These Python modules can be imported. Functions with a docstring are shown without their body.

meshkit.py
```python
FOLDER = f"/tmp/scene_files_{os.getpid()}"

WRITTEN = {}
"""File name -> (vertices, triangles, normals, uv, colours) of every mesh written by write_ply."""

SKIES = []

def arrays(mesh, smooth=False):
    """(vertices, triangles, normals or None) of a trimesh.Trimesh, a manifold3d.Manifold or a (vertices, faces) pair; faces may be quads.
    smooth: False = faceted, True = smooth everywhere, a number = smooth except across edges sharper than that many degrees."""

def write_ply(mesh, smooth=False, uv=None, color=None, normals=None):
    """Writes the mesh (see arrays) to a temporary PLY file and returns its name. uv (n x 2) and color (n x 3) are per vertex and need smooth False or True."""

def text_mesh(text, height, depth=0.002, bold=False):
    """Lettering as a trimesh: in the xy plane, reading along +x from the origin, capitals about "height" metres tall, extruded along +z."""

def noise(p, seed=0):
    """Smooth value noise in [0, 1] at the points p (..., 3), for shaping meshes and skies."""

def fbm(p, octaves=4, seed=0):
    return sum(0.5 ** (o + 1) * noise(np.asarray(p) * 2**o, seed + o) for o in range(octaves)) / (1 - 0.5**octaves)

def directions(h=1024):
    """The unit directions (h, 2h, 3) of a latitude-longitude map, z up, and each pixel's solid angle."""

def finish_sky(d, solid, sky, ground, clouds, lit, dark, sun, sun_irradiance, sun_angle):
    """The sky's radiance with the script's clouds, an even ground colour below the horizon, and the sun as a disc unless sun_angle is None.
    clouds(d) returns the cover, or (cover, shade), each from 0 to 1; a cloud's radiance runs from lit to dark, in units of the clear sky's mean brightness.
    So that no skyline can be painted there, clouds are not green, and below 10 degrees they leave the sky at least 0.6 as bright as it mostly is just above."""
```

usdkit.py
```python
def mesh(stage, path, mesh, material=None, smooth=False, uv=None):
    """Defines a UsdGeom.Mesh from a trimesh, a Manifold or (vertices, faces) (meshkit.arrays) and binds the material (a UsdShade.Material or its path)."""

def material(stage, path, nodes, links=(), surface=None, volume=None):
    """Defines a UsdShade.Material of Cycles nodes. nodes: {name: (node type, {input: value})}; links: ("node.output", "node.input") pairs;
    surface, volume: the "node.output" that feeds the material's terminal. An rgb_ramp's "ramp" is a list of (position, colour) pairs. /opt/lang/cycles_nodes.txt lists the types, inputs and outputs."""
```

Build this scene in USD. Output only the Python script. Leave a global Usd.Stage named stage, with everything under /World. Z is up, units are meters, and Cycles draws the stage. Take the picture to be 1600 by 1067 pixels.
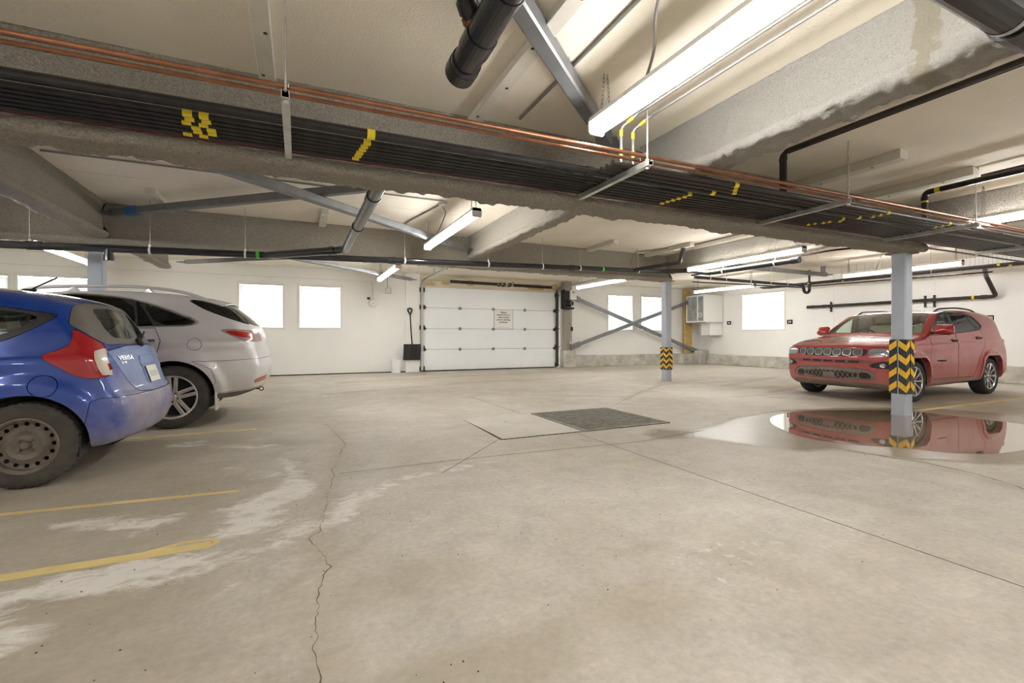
import math, random
import numpy as np, trimesh, manifold3d as m3, shapely
from shapely.geometry import Polygon, Point
from scipy.ndimage import distance_transform_edt, map_coordinates
from pxr import Usd, UsdGeom, UsdLux, UsdShade, Gf, Sdf, Vt
import usdkit, meshkit

random.seed(7); RNG = np.random.default_rng(11)
PI = math.pi
stage = Usd.Stage.CreateInMemory()
UsdGeom.SetStageUpAxis(stage, UsdGeom.Tokens.z); UsdGeom.SetStageMetersPerUnit(stage, 1.0)
UsdGeom.Xform.Define(stage, '/World'); UsdGeom.Scope.Define(stage, '/World/Looks')

# ---------------------------------------------------------------- camera, daylight, lamp strength, exposure
CAM_YAW = math.atan2(334, 725)            # turned right of the +Y direction (along the right wall)
EXPOSURE = 1.76
LAMP = 15.0                               # emission of the tube lenses
SKY = 1.7                                 # overcast daylight outside the windows
cam = UsdGeom.Camera.Define(stage, '/World/camera')
cam.CreateHorizontalApertureAttr(36.0); cam.CreateVerticalApertureAttr(36.0 * 1067 / 1600)
cam.CreateFocalLengthAttr(725 / 1600 * 36.0); cam.CreateVerticalApertureOffsetAttr(-6.5 / 1600 * 36.0)
cam.CreateClippingRangeAttr(Gf.Vec2f(0.05, 200)); cam.CreateExposureAttr(EXPOSURE)
_s, _c = math.sin(CAM_YAW), math.cos(CAM_YAW)
UsdGeom.Xformable(cam).AddTransformOp().Set(Gf.Matrix4d(_c, -_s, 0, 0, 0, 0, 1, 0, -_s, -_c, 0, 0, 0, 0, 1.09, 1))
dome = UsdLux.DomeLight.Define(stage, '/World/sky')
dome.CreateIntensityAttr(SKY); dome.CreateColorAttr(Gf.Vec3f(0.93, 0.97, 1.0))

# ---------------------------------------------------------------- naming helpers
USED = {}
def clean(parent, name):
    k = (parent, name); n = USED.get(k, -1) + 1; USED[k] = n
    return f'{parent}/{name}' if n == 0 else f'{parent}/{name}_{n:03d}'
def tags(prim, **k):
    for a, b in k.items():
        if b: prim.SetCustomDataByKey(a, b)
class Thing:
    """An Xform at the thing's base; parts are given in world coordinates unless local=True."""
    def __init__(self, name, label=None, cat=None, loc=(0, 0, 0), group=None, kind=None, rotz=0):
        self.path = clean('/World', name); self.name = name; self.loc = np.array(loc, float)
        self.x = UsdGeom.Xform.Define(stage, self.path); self.prim = self.x.GetPrim()
        if np.any(self.loc): self.x.AddTranslateOp().Set(Gf.Vec3d(*map(float, self.loc)))
        if rotz: self.x.AddRotateZOp().Set(float(rotz))
        tags(self.prim, label=label, category=cat, group=group, kind=kind)
    def part(self, name, mesh, mat, smooth=False, under=None, local=False, label=None, kind=None):
        mesh = tm(mesh)
        if not local: mesh.apply_translation(-self.loc)
        p = clean(under or self.path, name)
        m = usdkit.mesh(stage, p, mesh, mat, smooth=smooth); tags(m.GetPrim(), label=label, kind=kind)
        return p
    def dup(self, loc, label, rotz=0, group=None):
        o = Thing.__new__(Thing); o.path = clean('/World', self.name); o.name = self.name
        o.loc = np.array(loc, float); o.x = UsdGeom.Xform.Define(stage, o.path); o.prim = o.x.GetPrim()
        o.prim.GetReferences().AddInternalReference(Sdf.Path(self.path)); 
        o.x.ClearXformOpOrder(); 
        o.x.AddTranslateOp().Set(Gf.Vec3d(*map(float, loc)))
        if rotz: o.x.AddRotateZOp().Set(float(rotz))
        o.prim.SetInstanceable(True)
        tags(o.prim, label=label, category=self.prim.GetCustomDataByKey('category'), group=group)
        return o
def single(name, mesh, mat, label=None, cat=None, group=None, kind=None, smooth=False):
    m = usdkit.mesh(stage, clean('/World', name), tm(mesh), mat, smooth=smooth)
    tags(m.GetPrim(), label=label, category=cat, group=group, kind=kind); return m

# ---------------------------------------------------------------- mesh helpers
def tm(m):
    if isinstance(m, (list,)): return trimesh.util.concatenate([tm(x) for x in m])
    if isinstance(m, tuple):
        v, f, _ = meshkit.arrays(m); return trimesh.Trimesh(v, f, process=False)
    if hasattr(m, 'to_mesh'):
        v, f, _ = meshkit.arrays(m); return trimesh.Trimesh(v, f, process=False)
    return m.copy()
def box(x0, x1, y0, y1, z0, z1, b=0.0):
    """Box, chamfered by b."""
    if b <= 0:
        m = trimesh.creation.box([x1 - x0, y1 - y0, z1 - z0]); m.apply_translation([(x0 + x1) / 2, (y0 + y1) / 2, (z0 + z1) / 2]); return m
    p = []
    for sx in (0, 1):
        for sy in (0, 1):
            for sz in (0, 1):
                q = np.array([(x0, x1)[sx], (y0, y1)[sy], (z0, z1)[sz]]); d = np.array([1 - 2 * sx, 1 - 2 * sy, 1 - 2 * sz]) * b
                for a in range(3):
                    r = q + d; r[a] = q[a]; p.append(r)
    return trimesh.convex.convex_hull(np.array(p))
def frame_axes(t):
    t = t / np.linalg.norm(t); u = np.cross(t, [0, 0, 1.0])
    if np.linalg.norm(u) < 1e-6: u = np.array([1.0, 0, 0])
    u /= np.linalg.norm(u); return t, u, np.cross(u, t)
def sweep(path, sec, closed_ends=True, up=None):
    """Sweep the closed 2D section (list of (u, v): u sideways, v up) along a polyline with mitred joints."""
    P = np.array(path, float); S = np.array(sec, float); n, k = len(P), len(S)
    T = [P[i + 1] - P[i] for i in range(n - 1)]; T = [t / np.linalg.norm(t) for t in T]
    _, u, v = frame_axes(T[0])
    if up is not None:
        v = np.array(up, float); v -= T[0] * (v @ T[0]); v /= np.linalg.norm(v); u = np.cross(T[0], v)
    rings = []
    ring = P[0] + S[:, :1] * u + S[:, 1:] * v
    rings.append(ring)
    for i in range(1, n):
        t = T[i - 1]
        nrm = t if i == n - 1 else (t + T[i]) / np.linalg.norm(t + T[i])
        d = ((P[i] - ring) @ nrm) / (t @ nrm)
        ring = ring + d[:, None] * t; rings.append(ring)
    V = np.vstack(rings); F = []
    for i in range(n - 1):
        for j in range(k):
            a, b = i * k + j, i * k + (j + 1) % k; c, d = a + k, b + k
            F += [[a, c, b], [b, c, d]]
    if closed_ends:
        c0 = len(V); V = np.vstack([V, rings[0].mean(0), rings[-1].mean(0)])
        for j in range(k):
            F.append([c0, j, (j + 1) % k]); e = (n - 1) * k; F.append([c0 + 1, e + (j + 1) % k, e + j])
    m = trimesh.Trimesh(V, F, process=False)
    if m.volume < 0: m.invert()
    return m
def circle(r, n=14): return [(r * math.cos(2 * PI * i / n), r * math.sin(2 * PI * i / n)) for i in range(n)]
def tube(path, r, n=14): return sweep(path, circle(r, n))
def rounded(path, rad, n=6):
    """Round a polyline's corners."""
    P = [np.array(p, float) for p in path]; out = [P[0]]
    for i in range(1, len(P) - 1):
        a, b, c = P[i - 1], P[i], P[i + 1]; da, dc = a - b, c - b
        la, lc = np.linalg.norm(da), np.linalg.norm(dc); r = min(rad, la * .45, lc * .45)
        p, q = b + da / la * r, b + dc / lc * r
        out += [(1 - t) ** 2 * p + 2 * t * (1 - t) * b + t * t * q for t in np.linspace(0, 1, n)]
    return out + [P[-1]]
def lathe(prof, n=32, axis='z', at=(0, 0, 0)):
    """Revolve (radius, height) pairs (closed loop when it does not touch the axis) about an axis."""
    P = np.array(prof, float); k = len(P); closed = P[:, 0].min() > 1e-9
    a = np.arange(n) * 2 * PI / n
    V = np.stack([np.outer(np.cos(a), P[:, 0]), np.outer(np.sin(a), P[:, 0]), np.tile(P[:, 1], (n, 1))], -1).reshape(-1, 3); F = []
    for i in range(n):
        for j in range(k if closed else k - 1):
            p, q = i * k + j, i * k + (j + 1) % k; r, s = ((i + 1) % n) * k + j, ((i + 1) % n) * k + (j + 1) % k
            F += [[p, r, q], [q, r, s]]
    m = trimesh.Trimesh(V, F, process=False); m.merge_vertices(); m.update_faces(m.nondegenerate_faces())
    if m.volume < 0: m.invert()
    if axis == 'y': m.apply_transform(trimesh.transformations.rotation_matrix(-PI / 2, [1, 0, 0]))
    if axis == 'x': m.apply_transform(trimesh.transformations.rotation_matrix(PI / 2, [0, 1, 0]))
    m.apply_translation(at); return m
def cyl(p, q, r, n=16): return tube([p, q], r, n)
def prism(poly, h, axis='z', at=0.0):
    """Extrude a shapely polygon (or point list) by h. axis z: poly in xy; axis y: poly in xz; axis x: poly in yz."""
    g = poly if hasattr(poly, 'geom_type') else Polygon(poly)
    if not g.is_valid: g = g.buffer(0)
    gs = getattr(g, 'geoms', [g]); m = trimesh.util.concatenate([trimesh.creation.extrude_polygon(x, h, engine='earcut') for x in gs])
    V = m.vertices.copy()
    if axis == 'y': m.vertices = np.stack([V[:, 0], V[:, 2], V[:, 1]], 1)
    elif axis == 'x': m.vertices = np.stack([V[:, 2], V[:, 0], V[:, 1]], 1)
    if m.volume < 0: m.invert()
    m.apply_translation({'z': [0, 0, at], 'y': [0, at, 0], 'x': [at, 0, 0]}[axis]); return m
def man(m):
    m = tm(m); m.merge_vertices()
    return m3.Manifold(m3.Mesh(np.asarray(m.vertices, np.float32), np.asarray(m.faces, np.uint32)))
def text(s, h, depth=.002, bold=False): return meshkit.text_mesh(s, h, depth, bold)
def basis(m, o, ex, ey, ez):
    """Place a mesh built in xyz into the frame (o; ex, ey, ez)."""
    m = tm(m); m.vertices = np.array(o) + m.vertices @ np.array([ex, ey, ez], float)
    if m.volume < 0: m.invert()
    return m

# ---------------------------------------------------------------- materials
LK = '/World/Looks/'
def M(name, col, rough=.5, metal=0.0, var=None, bump=None, coat=0, spec=.5, dirt=None, extra=None):
    """Principled surface. var = (noise scale, amount); bump = (scale, distance); dirt = (colour, z low, z high, strength, noise scale)."""
    n = {'p': ('principled_bsdf', {'base_color': col, 'roughness': rough, 'metallic': metal, 'coat_weight': coat, 'specular_ior_level': spec}),
         'g': ('geometry', {}), 'tc': ('texture_coordinate', {})}
    l = []; src = None
    if var:
        n['nv'] = ('noise_texture', {'scale': var[0], 'detail': 5, 'roughness': .6})
        lo = [c * (1 - var[1]) for c in col]; hi = [min(1, c * (1 + var[1])) for c in col]
        n['rv'] = ('rgb_ramp', {'ramp': [(.3, lo), (.7, hi)]})
        l += [('tc.object', 'nv.vector'), ('nv.fac', 'rv.fac')]; src = 'rv.color'
    if dirt:
        dc, z0, z1, st, sc = dirt[:5]
        n['sx'] = ('separate_xyz', {}); n['mr'] = ('map_range', {'from_min': z0, 'from_max': z1, 'to_min': 1, 'to_max': 0, 'clamp': True})
        n['nd'] = ('noise_texture', {'scale': sc, 'detail': 6, 'roughness': .65}); n['ad'] = ('math', {'math_type': 'multiply_add', 'value2': 1.6, 'value3': -.8})
        n['sm'] = ('math', {'math_type': 'add', 'use_clamp': True}); n['ml'] = ('math', {'math_type': 'multiply', 'value2': st, 'use_clamp': True}); n['mp'] = ('math', {'math_type': 'multiply', 'use_clamp': True})
        n['mx'] = ('mix_color', {'a': col, 'b': dc}); n['rr'] = ('map_range', {'from_min': 0, 'from_max': 1, 'to_min': rough, 'to_max': .85}); n['ck'] = ('map_range', {'from_min': 0, 'from_max': .7, 'to_min': coat, 'to_max': 0, 'clamp': True})
        l += [('tc.object', 'sx.vector'), ('sx.z', 'mr.value'), ('tc.object', 'nd.vector'), ('nd.fac', 'ad.value1'), ('ad.value', 'sm.value1'), ('mr.result', 'sm.value2'),
              ('sm.value', 'mp.value1'), ('mr.result', 'mp.value2'), ('mp.value', 'ml.value1'), ('ml.value', 'mx.fac'), ('ml.value', 'rr.value'), ('rr.result', 'p.roughness'), ('ml.value', 'ck.value'), ('ck.result', 'p.coat_weight')]
        if len(dirt) > 5:
            n['xr'] = ('map_range', {'from_min': dirt[5][0], 'from_max': dirt[5][1], 'to_min': 0, 'to_max': dirt[5][2], 'clamp': True}); n['xm'] = ('math', {'math_type': 'maximum'})
            l = [q for q in l if q != ('mr.result', 'sm.value2') and q != ('mr.result', 'mp.value2')] + [('sx.x', 'xr.value'), ('xr.result', 'xm.value1'), ('mr.result', 'xm.value2'), ('xm.value', 'sm.value2'), ('xm.value', 'mp.value2')]
        if src: l.append((src, 'mx.a'))
        src = 'mx.result'
    if src: l.append((src, 'p.base_color'))
    if bump:
        n['nb'] = ('noise_texture', {'scale': bump[0], 'detail': 4, 'roughness': .6}); n['b'] = ('bump', {'distance': bump[1], 'strength': 1.0})
        l += [('tc.object', 'nb.vector'), ('nb.fac', 'b.height'), ('b.normal', 'p.normal')]
    if extra:
        for k, v in extra.items(): n['p'][1][k] = v
    return usdkit.material(stage, LK + name, n, l, surface='p.BSDF')
def pane_mat(name, tint, gloss=(1, 1, 1), rough=.02, f0=.04):
    """See-through pane: transparent, with a Schlick mirror term that is the same on both of its faces."""
    return usdkit.material(stage, LK + name, {'t': ('transparent_bsdf', {'color': tint}), 'g': ('glossy_bsdf', {'color': gloss, 'roughness': rough}), 'f': ('layer_weight', {'blend': .5}), 'w': ('math', {'math_type': 'power', 'value2': 5.0}), 'a': ('math', {'math_type': 'multiply_add', 'value2': 1 - f0, 'value3': f0}), 'm': ('mix_closure', {})},
                           [('f.facing', 'w.value1'), ('w.value', 'a.value1'), ('a.value', 'm.fac'), ('t.BSDF', 'm.closure1'), ('g.BSDF', 'm.closure2')], surface='m.closure')
M_lens = usdkit.material(stage, LK + 'lamp_lens', {'e': ('emission', {'color': (1.0, .985, .96), 'strength': LAMP})}, [], surface='e.emission')
M_ceil = M('ceiling_paint', (.85, .785, .67), .85, var=(.9, .07), bump=(60, .004))
M_wall = M('wall_paint', (.885, .875, .845), .75, var=(.7, .04), bump=(90, .002))
M_trim = M('white_trim', (.84, .83, .79), .55)
M_spray = M('sprayed_fireproofing', (.46, .425, .36), .95, var=(70, .30), bump=(75, .035))
M_curb = M('kerb_concrete', (.52, .495, .43), .9, var=(3.5, .28), bump=(40, .008))
M_steel = M('grey_brace_paint', (.20, .205, .215), .42, metal=.3, var=(6, .12))
M_galv = M('galvanised_steel', (.62, .62, .60), .38, metal=.85, var=(14, .12))
M_white = M('white_enamel', (.82, .81, .77), .4)
M_chan = M('painted_channel', (.70, .665, .585), .6, var=(8, .06))
M_abs = M('black_pipe', (.018, .018, .020), .28, var=(9, .3), coat=.2)
M_iron = M('black_iron_pipe', (.022, .021, .022), .22, metal=.2, var=(12, .35))
M_brown = M('brown_iron_pipe', (.030, .022, .019), .36, var=(12, .25))
M_copper = M('copper_pipe', (.33, .155, .09), .36, metal=.9, var=(9, .22))
M_red = M('red_pipe', (.10, .018, .03), .45, var=(9, .2))
M_yellow = M('yellow_tape', (.83, .66, .03), .5)
M_green = M('green_tape', (.05, .62, .04), .5)
M_dark = M('dark_metal', (.03, .03, .032), .5)
M_rubber = M('black_rubber', (.022, .022, .024), .6)
M_wood = M('ochre_wood', (.60, .40, .15), .7, var=(9, .22))
M_black = M('matt_black', (.012, .012, .013), .6)
M_chrome = M('chrome', (.75, .75, .76), .12, metal=1)
M_sign = M('sign_white', (.85, .85, .83), .5)
M_conduit = M('conduit_steel', (.30, .29, .27), .4, metal=.6)
# ================================================================ setting: shell
XL, XR, YF, YB = -9.0, 15.5, -5.5, 14.65
# ---- floor: slab with stain attributes
def coords(a, b, fa, fb, fine, coarse):
    return np.unique(np.round(np.concatenate([np.arange(a, fa, coarse), np.arange(fa, fb, fine), np.arange(fb, b, coarse), [b]]), 4))
def ss(x, a, b):
    t = np.clip((x - a) / (b - a), 0, 1); return t * t * (3 - 2 * t)
FILM = Polygon([(3.592, 4.175), (3.887, 4.348), (3.965, 4.154), (4.305, 4.044), (4.603, 4.101), (5.375, 4.43), (5.928, 4.566), (6.822, 4.566), (8.208, 4.2), (9.0, 3.65), (9.3, 2.744), (8.0, 1.7), (5.67, 1.70), (5.206, 2.081), (4.938, 2.311), (4.836, 2.547), (4.789, 2.773), (4.51, 2.807), (4.348, 2.934), (4.187, 3.171), (4.078, 3.419), (4.013, 3.77), (3.629, 3.801), (3.468, 3.954)])
WATER = Polygon([(5.928, 4.343), (5.4, 3.95), (5.165, 3.601), (5.033, 3.397), (4.994, 3.058), (5.15, 2.8), (5.432, 2.542), (5.584, 2.232), (5.892, 2.041), (6.329, 1.99), (7.3, 2.0), (8.2, 2.35), (8.271, 2.819), (8.2, 3.0), (8.272, 3.307), (8.22, 3.698), (8.018, 3.964), (7.243, 4.296), (6.624, 4.434)])
def chaikin(g, n=3):
    P = np.array(g.exterior.coords)[:-1]
    for _ in range(n): Q = np.roll(P, -1, 0); P = np.stack([.75 * P + .25 * Q, .25 * P + .75 * Q], 1).reshape(-1, 2)
    return Polygon(P)
FILM, WATER = chaikin(FILM), chaikin(WATER)
def segd(X, Y, pts):
    d = np.full(X.shape, 1e9)
    for (x0, y0), (x1, y1) in zip(pts[:-1], pts[1:]):
        dx, dy = x1 - x0, y1 - y0; t = np.clip(((X - x0) * dx + (Y - y0) * dy) / (dx * dx + dy * dy), 0, 1)
        d = np.minimum(d, np.hypot(X - x0 - t * dx, Y - y0 - t * dy))
    return d
def floor_slab():
    xs, ys = coords(XL, XR, -2.4, 9.4, .035, .2), coords(YF, YB, .6, 8.4, .035, .2)
    X, Y = np.meshgrid(xs, ys, indexing='ij'); P3 = np.stack([X, Y, 0 * X], -1)
    n1 = meshkit.fbm(P3 * [1.6, 3.4, 1], 5, 3); n2 = meshkit.fbm(P3 * [3.5, 6, 1] + 9, 5, 8); n3 = meshkit.fbm(P3 * [.5, .8, 1] + 4, 4, 5)
    # white salt bloom: sheets left of the crack and along the stall edges
    salt = np.zeros_like(X)
    for pts, w, a in (([(-1.15, 2.62), (-.55, 2.78), (-.25, 3.1), (-.05, 3.9)], .20, 1.0), ([(-1.7, 2.45), (-1.15, 2.62)], .26, 1.0), ([(-1.25, 3.55), (-.8, 3.35)], .14, .95), ([(-.35, 3.2), (.0, 3.75), (-.1, 4.6)], .17, .9),
                      ([(-.5, 4.5), (-.15, 4.15)], .14, .8), ([(.15, 2.85), (.3, 3.2), (.62, 3.5)], .10, .8), ([(.25, 3.3), (.8, 3.65), (1.5, 3.75)], .09, .55), ([(-1.1, 2.5), (-.98, 2.15), (-1.0, 1.8)], .13, .8), ([(-1.1, 5.7), (-.3, 5.2)], .16, .65), ([(-.4, 2.6), (.1, 2.9)], .14, .7), ([(-.7, 8.4), (.3, 9.4)], .5, .45), ([(-.3, 2.3), (-.05, 2.55)], .05, .5)):
        d = segd(X, Y, pts) + (n1 - .5) * w * 2.4 + (n2 - .5) * w * 1.6
        salt = np.maximum(salt, .78 * a * (1 - ss(d, w * -.1, w * 1.35)))
    # brown damp dirt in the left stalls, by the crack, around the water and under the cars
    dirt = .50 * (1 - ss(X + (n1 - .5) * 1.1 + (n2 - .5) * .5, -.9, .30)) * ss(Y, .9, 1.9) * (1 - .6 * ss(Y, 7.5, 9.5))
    st = (np.sin(52 * (X * .93 + Y * .36) + 6 * n2) > .35) * np.exp(-((X - 2.0) / .5) ** 2 - ((Y - 1.62) / .28) ** 2); salt = np.maximum(salt, .42 * st)
    for cx, cy, rx, ry, a in ((-1.7, 4.6, 1.1, .7, .5), (10.5, 4.6, 2.6, 1.2, .9), (9.4, 3.3, 1.6, .55, .9), (11.5, 3.2, 2.2, .5, .6), (7.8, 6.0, 1.2, .12, .5), (8.6, 6.9, 1.4, .12, .45), (9.8, 8.2, 1.6, .15, .5), (7.2, 9.4, 1.5, .2, .35), (.55, 1.4, .6, .25, .55), (1.25, 1.5, .4, .25, .42), (2.05, 1.55, .35, .5, .30), (.3, 2.1, .7, .3, .35), (2.6, 3.3, .5, .12, .3), (1.6, 1.9, .16, .07, .4), (6.5, 12.2, 2.5, .5, .35), (3.5, 11.5, 2.2, .3, .28), (2.5, 9, 2, .25, .2)):
        q = np.hypot((X - cx) / rx, (Y - cy) / ry) + (n1 - .5) * .9
        dirt = np.maximum(dirt, a * (1 - ss(q, .3, 1.15)))
    for pts, w, a in (([(.323, 6.3), (.42, 5.1), (.19, 3.5), (.1, 2.8), (.12, 2.2), (.08, 1.6)], .10, .35), ([(.35, 3.9), (1.2, 3.95), (3.2, 3.84), (4.3, 4.0)], .05, .35), ([(-.1, 2.2), (.35, 2.6)], .06, .4), ([(4.8, 2.7), (4.95, 2.2), (4.7, 1.5)], .06, .5), ([(1.0, 11.8), (5, 12.6), (9, 12.9)], .16, .6), ([(.5, 9.6), (4, 10.6), (7.5, 10.8)], .16, .5), ([(5.2, 6.6), (7.5, 8.2), (10, 9.0)], .10, .45), ([(8.5, 6.2), (11.5, 7.0)], .14, .7), ([(8.8, 7.5), (12, 8.6)], .14, .6), ([(3.4, 8.2), (5.4, 6.9)], .08, .4)):
        d = segd(X, Y, pts) + (n2 - .5) * w * 1.8; dirt = np.maximum(dirt, a * (1 - ss(d, w * .2, w * 1.4)))
    dirt = np.maximum(dirt, .16 * ss(n3, .5, .72))
    # wet: signed distance to the film and the water
    fd = np.zeros_like(X); wd = np.zeros_like(X)
    near = (X > 2.8) & (X < 10) & (Y > 1) & (Y < 5.6); pts = shapely.points(X[near], Y[near])
    def sd(g): return np.where(shapely.contains(g, pts), -1, 1) * shapely.distance(g.exterior, pts)
    fd[near] = 1 - ss(sd(FILM) + (n2[near] - .5) * .16 + (n1[near] - .5) * .1, -.07, .05); wd[near] = 1 - ss(sd(WATER), -.06, .03)
    dirt[near] = np.maximum(dirt[near], .85 * np.exp(-((sd(FILM) + (n2[near] - .5) * .16 + .02) / .055) ** 2) * (.5 + n1[near]))
    Z = np.zeros_like(X) - .004 * wd
    nx, ny = X.shape; i = np.arange(nx * ny).reshape(nx, ny)
    a, b, c, d = i[:-1, :-1].ravel(), i[1:, :-1].ravel(), i[1:, 1:].ravel(), i[:-1, 1:].ravel()
    F = np.vstack([np.stack([a, b, c], 1), np.stack([a, c, d], 1)])
    return np.stack([X, Y, Z], -1).reshape(-1, 3), F, np.stack([salt, dirt, fd], -1).reshape(-1, 3)
fl = Thing('floor', kind='structure')
fv, ff, fc = floor_slab()
M_floor = usdkit.material(stage, LK + 'stained_concrete', {
    'g': ('geometry', {}), 'a': ('attribute', {'attribute': 'stain'}), 's': ('separate_xyz', {}),
    'n1': ('noise_texture', {'scale': .8, 'detail': 6, 'roughness': .6}), 'r1': ('rgb_ramp', {'ramp': [(.26, (.400, .360, .302)), (.5, (.485, .446, .386)), (.74, (.565, .528, .470))]}),
    'n2': ('noise_texture', {'scale': 30, 'detail': 6, 'roughness': .7}), 'r2': ('map_range', {'from_min': .3, 'from_max': .7, 'to_min': .83, 'to_max': 1.13}), 'n5': ('noise_texture', {'scale': 3.6, 'detail': 8, 'roughness': .68, 'distortion': .6}), 'r5': ('map_range', {'from_min': .30, 'from_max': .70, 'to_min': .84, 'to_max': 1.12}), 'm5': ('math', {'math_type': 'multiply'}),
    'n3': ('noise_texture', {'scale': 130, 'detail': 2}), 'sp': ('map_range', {'from_min': .70, 'from_max': .76, 'to_min': 0, 'to_max': .65, 'clamp': True}), 'ms': ('mix_color', {'b': (.16, .12, .08)}),
    'mm': ('mix_color', {'blend_type': 'multiply', 'fac': 1.0}), 'cc': ('combine_xyz', {}),
    'map': ('mapping', {'scale': (2.2, 14, 1), 'rotation': (0, 0, .12)}), 'n4': ('noise_texture', {'scale': 1, 'detail': 5, 'roughness': .65}), 'r4': ('map_range', {'from_min': .42, 'from_max': .68, 'to_min': 0, 'to_max': .35, 'clamp': True}), 'm4': ('mix_color', {'b': (.43, .375, .285)}),
    'md': ('mix_color', {'b': (.30, .25, .165)}), 'mw': ('mix_color', {'b': (.76, .735, .69)}), 'me': ('mix_color', {'blend_type': 'multiply', 'b': (.55, .495, .42)}),
    'mps': ('mapping', {'scale': (1, 1.7, 1)}), 'ns': ('noise_texture', {'scale': 7.5, 'detail': 8, 'roughness': .72, 'distortion': .8}), 'sa': ('math', {'math_type': 'multiply_add', 'value2': 2.0, 'value3': -1.0}), 'sb': ('math', {'math_type': 'add', 'use_clamp': True}), 'sc': ('map_range', {'from_min': .30, 'from_max': .74, 'to_min': 0, 'to_max': .74, 'clamp': True}),
    'dm': ('math', {'math_type': 'multiply', 'value2': .95}),
    'rg': ('map_range', {'from_min': 0, 'from_max': 1, 'to_min': .62, 'to_max': .27}), 'b': ('bump', {'distance': .004}), 'bs': ('map_range', {'from_min': 0, 'from_max': 1, 'to_min': .5, 'to_max': .12}),
    'p': ('principled_bsdf', {'specular_ior_level': .4})},
    [('g.position', 'n1.vector'), ('n1.fac', 'r1.fac'), ('g.position', 'n2.vector'), ('n2.fac', 'r2.value'), ('g.position', 'n3.vector'), ('n3.fac', 'sp.value'), ('g.position', 'n5.vector'), ('n5.fac', 'r5.value'), ('r2.result', 'm5.value1'), ('r5.result', 'm5.value2'), ('m5.value', 'cc.x'), ('m5.value', 'cc.y'), ('m5.value', 'cc.z'),
     ('r1.color', 'mm.a'), ('cc.vector', 'mm.b'), ('g.position', 'map.vector'), ('map.vector', 'n4.vector'), ('n4.fac', 'r4.value'), ('mm.result', 'm4.a'), ('r4.result', 'm4.fac'),
     ('m4.result', 'ms.a'), ('sp.result', 'ms.fac'), ('a.vector', 's.vector'), ('s.y', 'dm.value1'), ('ms.result', 'md.a'), ('dm.value', 'md.fac'),
     ('g.position', 'mps.vector'), ('mps.vector', 'ns.vector'), ('ns.fac', 'sa.value1'), ('sa.value', 'sb.value1'), ('s.x', 'sb.value2'), ('sb.value', 'sc.value'), ('md.result', 'mw.a'), ('sc.result', 'mw.fac'),
     ('mw.result', 'me.a'), ('s.z', 'me.fac'), ('me.result', 'p.base_color'), ('s.z', 'rg.value'), ('rg.result', 'p.roughness'), ('n2.fac', 'b.height'), ('s.z', 'bs.value'), ('bs.result', 'b.strength'), ('b.normal', 'p.normal')], surface='p.BSDF')
pm = usdkit.mesh(stage, clean(fl.path, 'slab'), (fv, ff), M_floor)
UsdGeom.PrimvarsAPI(pm).CreatePrimvar('stain', Sdf.ValueTypeNames.Float3Array, 'vertex').Set(Vt.Vec3fArray.FromNumpy(fc.astype(np.float32)))
M_crack = M('crack_fill', (.15, .125, .09), .95)
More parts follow.
